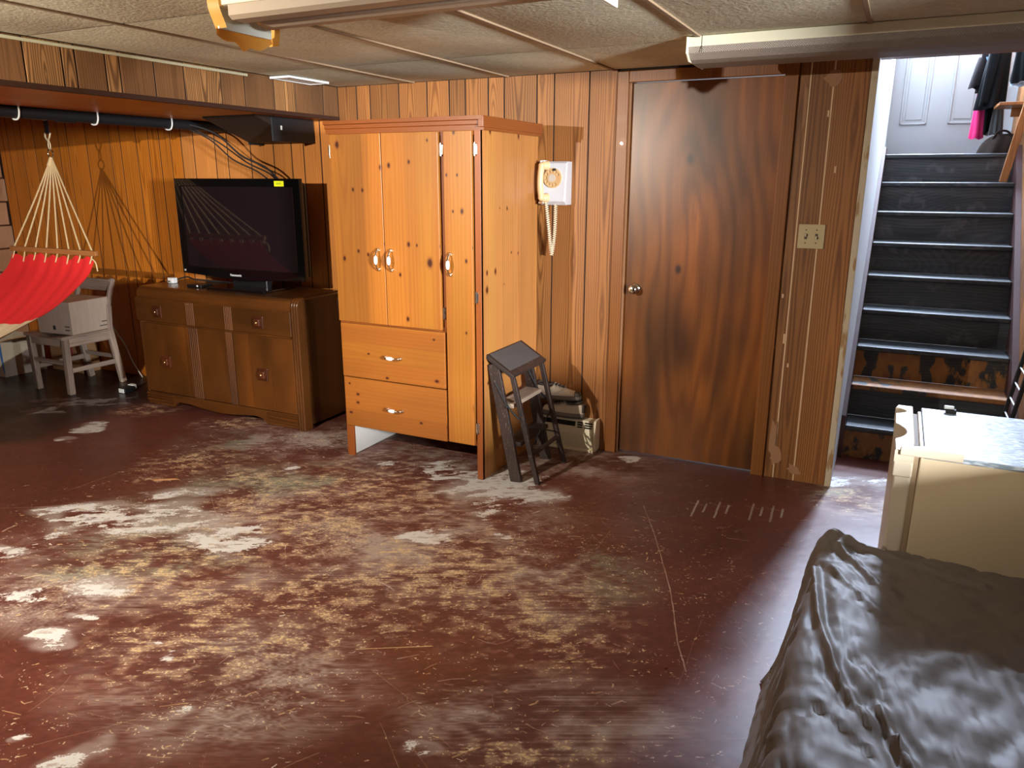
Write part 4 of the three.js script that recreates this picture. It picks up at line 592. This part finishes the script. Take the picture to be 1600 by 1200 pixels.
// ------------------------------------------------------------------ sofa under a dark sheet
{
  const t = thing('covered_sofa', 'low sofa hidden under a wrinkled dark brown grey sheet in the right foreground', 'sofa');
  obj('sofa_body', [bx(-0.06, 0.98, 0.05, 0.51, -2.17, -0.3, 0.04), bx(0.79, 0.97, 0.45, 0.9, -2.16, -0.3, 0.05)], std({ color: C(70, 62, 56), roughness: 0.9 }), t);
  const pc = new THREE.CatmullRomCurve3([[-0.215, 0.002], [-0.18, 0.12], [-0.15, 0.3], [-0.125, 0.46], [-0.105, 0.53], [-0.06, 0.552], [0.1, 0.55], [0.4, 0.546], [0.64, 0.55], [0.73, 0.58], [0.76, 0.75], [0.78, 0.9], [0.83, 0.95], [0.95, 0.955], [1.01, 0.9], [1.03, 0.4], [1.05, 0.01]].map((p) => new THREE.Vector3(p[0], p[1], 0)));
  const NU = 420, NV = 420, LU = pc.getLength(), prof = Array.from({ length: NU + 1 }, (_, i) => pc.getPointAt(i / NU));
  const zc = new THREE.CatmullRomCurve3([[-2.2, 0.004], [-2.2, 0.5], [-2.198, 0.92], [-2.175, 0.995], [-2.12, 1.005], [-1.3, 1], [-0.4, 1], [-0.3, 1], [-0.25, 0.9], [-0.2, 0.01]].map((p) => new THREE.Vector3(p[0], p[1], 0))), zp = Array.from({ length: NV + 1 }, (_, i) => zc.getPoint(i / NV));
  const g = surf(NU, NV, (u, v) => { const p = prof[Math.round(u * NU)], z = zp[Math.round(v * NV)]; return [p.x, Math.max(0.002, p.y * z.y), z.x]; });
  const P = g.attributes.position, N = g.attributes.normal, ridge = (n, k) => Math.pow(1 - Math.abs(2 * n - 1), k);
  const seg = (x, z, a, b) => { const dx = b[0] - a[0], dz = b[1] - a[1], l = dx * dx + dz * dz, q = clamp(((x - a[0]) * dx + (z - a[1]) * dz) / l); return Math.hypot(x - a[0] - dx * q, z - a[1] - dz * q); };
  const creases = [[[-0.1, -2.0], [-0.06, -1.72], 0.02], [[-0.06, -1.72], [0.0, -1.5], 0.016], [[0.0, -1.5], [0.075, -1.38], 0.012], [[0.075, -1.45], [0.11, -1.36], 0.014], [[0.11, -1.36], [0.18, -1.2], 0.016], [[-0.04, -2.12], [0.1, -1.9], 0.012], [[-0.02, -2.16], [0.3, -2.06], 0.012], [[-0.06, -2.0], [0.09, -1.78], 0.009], [[-0.05, -1.4], [0.07, -1.3], -0.008], [[0.02, -1.6], [0.08, -1.52], -0.01]];
  for (let i = 0; i < P.count; i++) {
    const x = P.getX(i), y = P.getY(i), z = P.getZ(i), a = x - 0.7 * y, b = z;
    const c1 = Math.cos(0.5), s1 = Math.sin(0.5), c2 = Math.cos(-0.75), s2 = Math.sin(-0.75), wa = a + 0.05 * noise(a * 6, b * 6), wb = b + 0.05 * noise(a * 6 + 9, b * 6);
    let d = 0.008 * ridge(noise((wa * c1 + wb * s1) * 2.2, (-wa * s1 + wb * c1) * 11), 2.5) + 0.007 * ridge(noise((wa * c2 + wb * s2) * 3 + 20, (-wa * s2 + wb * c2) * 17), 2.5) + 0.006 * ridge(noise(wa * 10 + 5, wb * 26), 3) + 0.0045 * ridge(noise((wa * c2 + wb * s2) * 14 + 20, (-wa * s2 + wb * c2) * 40), 3) + 0.003 * ridge(noise((wa * c1 + wb * s1) * 18 + 2, (-wa * s1 + wb * c1) * 70), 3) + 0.004 * noise(a * 10, b * 10);
    for (const [p, q, h] of creases) { const e = seg(x, z, p, q); if (e < 0.08) d += -0.7 * h * Math.exp(-e * e / 0.00008) + 0.35 * h * Math.exp(-(e - 0.02) * (e - 0.02) / 0.00025); }
    const bump = 0.035 * Math.exp(-((x + 0.065) ** 2 + (z + 2.17) ** 2) / 0.0025) * (y > 0.35 ? 1 : 0);
    const f = y < 0.06 ? 0.4 : 1;
    P.setXYZ(i, x + N.getX(i) * d * f, Math.max(0.002, y + N.getY(i) * d * f + bump), z + N.getZ(i) * d * f);
  }
  g.computeVertexNormals();
  obj('sheet', g, phys({ color: C(104, 94, 87), roughness: 0.57, sheen: 0.25, sheenColor: new THREE.Color(0.5, 0.48, 0.46), sheenRoughness: 0.5, side: THREE.DoubleSide }), t, { keepUV: true });
}
// ------------------------------------------------------------------ ceiling fixtures
{
  const t = thing('fluorescent_fixture', 'unlit cream fluorescent ceiling fixture with textured wrap lens above the stair opening', 'ceiling light');
  const x0 = -0.825, x1 = 0.4, lens = phys({ color: C(142, 130, 118), roughness: 0.45, bumpMap: dataTex(256, 256, (x, y, o) => { o[0] = o[1] = o[2] = 127 + 127 * Math.sin(x * 6.2832 / 0.008) * Math.sin(y * 6.2832 / 0.008); }, 0.128, 0.128, false), bumpScale: 0.002 });
  obj('housing', bx(x0 + 0.004, x1 - 0.004, 2.022, 2.06, -3.53, -3.215, 0.003), creamMetal, t);
  obj('lens', extrX([[-3.215, 2.03], [-3.225, 2.0], [-3.255, 1.978], [-3.3, 1.97], [-3.45, 1.97], [-3.49, 1.978], [-3.52, 2.0], [-3.53, 2.03]], x0 + 0.006, x1 - 0.006, 0.002), lens, t, { along: 'x' });
  for (const x of [x0, x1 - 0.008]) obj('end_cap', extrX([[-3.21, 2.06], [-3.21, 1.998], [-3.255, 1.972], [-3.49, 1.972], [-3.535, 1.998], [-3.535, 2.06]], x, x + 0.008, 0.002), creamMetal, t);
  obj('seam', bx(x0 + 0.06, x0 + 0.062, 2.0, 2.06, -3.2158, -3.214), rubber, t);
  obj('screw', cyl([x0 - 0.001, 2.02, -3.22], [x0 - 0.003, 2.02, -3.22], 0.004), rubber, t);
}
{
  const t = thing('fluorescent_fixture', 'unlit fluorescent ceiling fixture with a broken yellowed end cap exposing white metal', 'ceiling light');
  const x0 = -1.85, x1 = -0.7, yel = phys({ color: C(226, 164, 62), roughness: 0.5, transmission: 0.3, thickness: 0, side: THREE.DoubleSide }), lens = std({ color: C(176, 156, 132), roughness: 0.5 });
  obj('housing', [bx(x0 + 0.01, x1, 2.0, 2.06, -2.0, -1.79, 0.003), bx(x0 - 0.001, x0 + 0.006, 1.944, 2.06, -2.015, -1.8, 0.002)], std({ color: C(232, 238, 226), roughness: 0.5 }), t, { label: 'bare white metal housing' });
  obj('lens', extrX([[-1.785, 2.01], [-1.785, 1.972], [-1.797, 1.962], [-1.84, 1.96], [-1.868, 1.966], [-1.884, 1.982], [-1.9, 1.966], [-1.925, 1.96], [-1.96, 1.96], [-1.985, 1.966], [-1.995, 1.985], [-1.995, 2.01]], -1.79, x1, 0.001), lens, t, { along: 'x' });
  obj('side_rail', bx(-1.81, x1, 2.0, 2.055, -1.79, -1.78, 0.003), creamMetal, t);
  obj('lamp_pin', bx(x0 + 0.006, x0 + 0.012, 1.975, 1.983, -1.9, -1.86, 0.001), rubber, t);
  obj('end_cap', [...[0, 0.003].map((o) => surf(16, 6, (u, v) => [x0 - 0.004 - o + 0.012 * Math.sin(u * 7) * v, 1.95 - v * (0.022 + 0.026 * Math.sin(Math.PI * u) + 0.006 * Math.sin(u * 17)), mix(-1.8, -2.02, u)]))], yel, t, { label: 'yellowed broken plastic end cap' });
  for (const g of [surf(4, 8, (u, v) => [x0 + 0.045 * u - 0.012, mix(2.055, 1.945, v), -1.792 + 0.014 * Math.sin(v * 4)]), surf(4, 8, (u, v) => [x0 + 0.04 * u - 0.012, mix(2.04, 1.925, v), -2.018 - 0.012 * Math.sin(v * 3)])]) obj('end_cap_tab', g, yel, t, { label: 'yellowed plastic side tab' });
  obj('end_plate', bx(x1, x1 + 0.008, 1.935, 2.06, -2.0, -1.785, 0.002), std({ color: C(230, 224, 200), roughness: 0.5 }), t);
}
{
  const t = thing('ceiling_vent', 'small white louvred vent in the ceiling beside the panelled beam', 'vent');
  obj('frame', [bx(-3.155, -3.14, 2.044, 2.056, -3.72, -3.42, 0.002), bx(-3.03, -3.015, 2.044, 2.056, -3.72, -3.42, 0.002), bx(-3.155, -3.015, 2.044, 2.056, -3.735, -3.72, 0.002), bx(-3.155, -3.015, 2.044, 2.056, -3.42, -3.405, 0.002)], white, t);
  for (let k = 0; k < 5; k++) obj('louvre', bx(-3.136 + k * 0.022, -3.12 + k * 0.022, 2.047, 2.053, -3.72, -3.42, 0.001), white, t);
  obj('backing', bx(-3.15, -3.02, 2.054, 2.058, -3.73, -3.41), rubber, t);
}
{ // pipe and duct under the beam
  const t = thing('drain_pipe', 'dark grey pipe on white hangers running along under the panelled beam', 'pipe');
  obj('pipe', cyl([-4.115, 1.846, 2.3], [-4.1, 1.846, -3.99], 0.03, 0.03, 20), darkMetal, t);
  for (const z of [-0.6, -1.4, -2.58, -3.02, -3.52]) { const x = -4.107; obj('hanger', [tube([[x - 0.036, 1.878, z], [x - 0.036, 1.84, z], [x - 0.02, 1.814, z], [x + 0.02, 1.814, z], [x + 0.036, 1.84, z], [x + 0.036, 1.878, z]], 0.005, 24, 6)], white, t); }
  obj('coupling', cyl([-4.11, 1.846, -2.9], [-4.11, 1.846, -2.8], 0.036, 0.036, 20), darkMetal, t);
  const d = thing('sheet_metal_duct', 'dark sheet metal duct end hanging under the beam above the television', 'duct');
  const dm = std({ color: C(44, 34, 28), roughness: 0.55, metalness: 0.2 });
  obj('duct_body', extrX([[-3.99, 1.742], [-3.86, 1.742], [-3.5, 1.868], [-3.5, 1.876], [-3.99, 1.876]], -3.79, -3.37, 0.002), dm, d);
  for (const g of [bx(-3.795, -3.785, 1.73, 1.876, -3.99, -3.86, 0.002), bx(-3.372, -3.362, 1.735, 1.876, -3.99, -3.62, 0.002)]) obj('flange', g, darkMetal, d);
  obj('clip', bx(-3.362, -3.355, 1.8, 1.825, -3.7, -3.69, 0.002), white, d);
  const p = thing('wall_cleat', 'thin dark board tapering along the wall top left of the metal duct', 'board');
  obj('board', extrZ([[-4.35, 1.856], [-3.8, 1.77], [-3.8, 1.87], [-4.35, 1.87]], -3.998, -3.97, 0.002), std({ color: C(66, 36, 18), roughness: 0.8 }), p);
}
// ------------------------------------------------------------------ things on the stairs
function garment(name, label, cat, m, { x, z, y0, y1, w0, w1, d0, d1, lean = 0, folds = 5, amp = 0.014, ph = 0, parts = [] }) {
  const t = thing(name, label, cat);
  const tubeG = (bx0, bz0, bx1, bz1, ya, yb, wa, wb, da, db, f, a, p) => surf(48, 20, (u, v) => { const an = u * 6.2832, r = 1 + 0.0, w = mix(wa, wb, v) / 2, d = mix(da, db, v) / 2, q = a * (0.25 + v) * Math.sin(an * f + p + v * 1.2); return [mix(bx0, bx1, v) + Math.cos(an) * (w + q) * r, mix(ya, yb, v) + 0.012 * Math.sin(an * 2 + p) * v, mix(bz0, bz1, v) + Math.sin(an) * (d + q)]; });
  obj('body', tubeG(x, z, x + lean, z, y1, y0, w0, w1, d0, d1, folds, amp, ph), m, t);
  for (const q of parts) obj(q.n, tubeG(q.x0, q.z0 ?? z, q.x1, q.z1 ?? z, q.y0, q.y1, q.w0, q.w1, q.d || q.w0, q.d || q.w1, 3, 0.006, ph), q.m || m, t, q.label ? { label: q.label } : {});
  return t;
}
const cloth = (r, g, b, extra) => phys({ color: C(r, g, b), roughness: 0.85, specularIntensity: 0.15, side: THREE.DoubleSide, ...extra });
garment('black_jacket', 'black jacket with a long body hanging beside the white landing door', 'jacket', cloth(9, 9, 10, { specularIntensity: 0.3 }), { x: 0.5, z: -6.52, y0: 1.995, y1: 2.42, w0: 0.12, w1: 0.17, d0: 0.1, d1: 0.16, lean: -0.03, parts: [{ n: 'sleeve', x0: 0.46, x1: 0.43, z0: -6.45, z1: -6.44, y0: 2.38, y1: 2.02, w0: 0.06, w1: 0.05 }] });
garment('dark_coat', 'dark brown coat with one sleeve sticking out leftmost of the hanging clothes', 'coat', cloth(24, 18, 18), { x: 0.45, z: -6.66, y0: 2.12, y1: 2.42, w0: 0.1, w1: 0.12, d0: 0.1, d1: 0.14, parts: [{ n: 'sleeve', x0: 0.42, x1: 0.365, z0: -6.6, z1: -6.52, y0: 2.34, y1: 2.14, w0: 0.09, w1: 0.075 }] });
garment('black_jacket', 'black jacket with pale cuff hanging at the right edge of the picture', 'jacket', cloth(8, 9, 10), { x: 0.61, z: -6.3, y0: 2.14, y1: 2.42, w0: 0.08, w1: 0.09, d0: 0.12, d1: 0.16, parts: [{ n: 'cuff', x0: 0.6, x1: 0.6, z0: -6.3, z1: -6.3, y0: 2.145, y1: 2.125, w0: 0.085, w1: 0.085, m: cloth(140, 150, 160), label: 'pale grey cuff' }] });
garment('striped_shirt', 'pale blue striped shirt showing between the black jacket and dark coat', 'shirt', cloth(120, 150, 180), { x: 0.432, z: -6.58, y0: 2.02, y1: 2.34, w0: 0.05, w1: 0.03, d0: 0.06, d1: 0.06, lean: -0.01, folds: 4, amp: 0.004 });
garment('pink_garment', 'bright pink garment hanging low beneath the black jacket', 'clothing', cloth(206, 52, 104), { x: 0.43, z: -6.62, y0: 1.81, y1: 2.2, w0: 0.05, w1: 0.08, d0: 0.05, d1: 0.07, lean: 0.0, folds: 4, amp: 0.006 });
garment('black_trousers', 'narrow black trousers hanging between the pink and grey garments', 'trousers', cloth(9, 9, 10), { x: 0.482, z: -6.55, y0: 1.835, y1: 2.1, w0: 0.06, w1: 0.035, d0: 0.06, d1: 0.05, folds: 3, amp: 0.004 });
garment('grey_garment', 'grey pleated garment hanging low right of the pink one', 'clothing', cloth(84, 84, 82), { x: 0.53, z: -6.56, y0: 1.83, y1: 2.08, w0: 0.06, w1: 0.1, d0: 0.06, d1: 0.08, folds: 9, amp: 0.006 });
{
  const t = thing('brown_bag', 'brown slouching cloth bag on the landing beneath the hanging clothes', 'bag');
  obj('bag_body', surf(40, 16, (u, v) => { const a = u * 6.2832, r = Math.pow(Math.cos(v * Math.PI / 2), 0.6); return [mix(0.565, 0.61, v) + Math.cos(a) * 0.125 * r * (1 + 0.08 * Math.sin(a * 5)), 1.692 + 0.13 * Math.sin(v * Math.PI / 2) * (1 + 0.05 * Math.sin(a * 3)), -6.5 + Math.sin(a) * 0.16 * r * (1 + 0.06 * Math.sin(a * 7))]; }), cloth(46, 36, 30), t);
  obj('bag_strap', tube([[0.52, 1.79, -6.42], [0.55, 1.84, -6.42], [0.6, 1.84, -6.42], [0.64, 1.79, -6.42]], 0.008, 20, 6), cloth(50, 40, 34), t);
  const r = thing('coat_rail', 'wooden coat rail with pegs fixed to the stairwell wall above the clothes', 'rail');
  obj('rail_board', bx(0.655, 0.679, 2.38, 2.46, -6.8, -6.1, 0.004), barWood, r, { along: 'z' });
  for (let k = 0; k < 6; k++) obj('peg', cyl([0.66, 2.42, -6.72 + k * 0.1], [0.5, 2.43, -6.72 + k * 0.1], 0.01), barWood, r);
  const b = thing('wooden_brace', 'long wooden board leaning across the upper stairs against the right wall', 'board');
  obj('board', bar([0.585, 1.506, -6.05], [0.655, 2.08, -5.93], 0.045, 0.022, [1, 0, 0], 0.003), barWood, b);
  const s = thing('wooden_shelf', 'orange wooden shelf under the hanging jackets on the stairwell wall', 'shelf');
  obj('shelf_board', bx(0.5, 0.679, 1.985, 2.005, -6.45, -6.08, 0.003), casingWood, s, { along: 'z' }); obj('bracket', bx(0.6, 0.679, 1.93, 1.985, -6.4, -6.38, 0.003), casingWood, s);
}
{
  const t = thing('wire_rack', 'folded black rack with pale wire bars leaning at the foot of the stairs', 'rack');
  const Y = (u, v) => [mix(0.545, 0.65, v) + 0.0 * u, mix(0.0, 0.78, v), mix(-4.2, -4.42, u)];
  const P = (u, v) => V(Y(u, v));
  const A = (u, v) => P(u, v).toArray();
  obj('frame', [bar(A(0, 0), A(0, 1), 0.022, 0.018, [0, 0, 1]), bar(A(1, 0), A(1, 1), 0.022, 0.018, [0, 0, 1]), bar(A(0, 1), A(1, 1), 0.02, 0.018, [0, 1, 0]), bar(A(0, 0.1), A(1, 0.1), 0.02, 0.018, [0, 1, 0])], blackPlastic, t);
  for (let k = 1; k < 9; k++) obj('wire_bar', cyl(A(0, 0.1 + k * 0.1), A(1, 0.1 + k * 0.1), 0.004), white, t);
}
// ------------------------------------------------------------------ reflector lamp that lights the room, left of the picture
{
  const t = thing('reflector_lamp', 'metal reflector lamp hanging from the ceiling left of the camera', 'lamp');
  const p = V(LAMP.at), dir = V(LAMP.aim).sub(p).normalize(), q = new THREE.Quaternion().setFromUnitVectors(new THREE.Vector3(0, -1, 0), dir);
  const put = (g) => g.applyQuaternion(q).translate(p.x, p.y, p.z);
  obj('shade', put(lathe([[0.022, 0.12], [0.026, 0.12], [0.03, 0.08], [0.075, 0.012], [0.078, 0.012], [0.034, 0.084], [0.028, 0.124], [0.022, 0.124], [0.022, 0.12]])), std({ color: C(190, 190, 188), roughness: 0.4, metalness: 0.7 }), t);
  const b = obj('bulb', put(sph([0, 0.045, 0], 0.026)), std({ color: 0xffffff, emissive: new THREE.Color(...LAMP.color), emissiveIntensity: 8 }), t);
  const top = new THREE.Vector3(0, 0.12, 0).applyQuaternion(q).add(p);
  obj('cord', tube([[top.x, top.y, top.z], [top.x + 0.02, top.y + 0.02, top.z + 0.06], [top.x + 0.02, 2.03, top.z + 0.08], [top.x + 0.02, 2.06, top.z + 0.08]], 0.004, 20, 6), rubber, t);
  const l = new THREE.SpotLight(new THREE.Color(...LAMP.color), LAMP.power, 0, LAMP.angle, 1, 2);
  l.position.copy(p).addScaledVector(dir, 0.0); l.target.position.set(...LAMP.aim); l.castShadow = true; l.shadow.mapSize.set(2048, 2048); l.shadow.radius = 0.4; scene.add(l, l.target);
}
renderer.render(scene, camera);
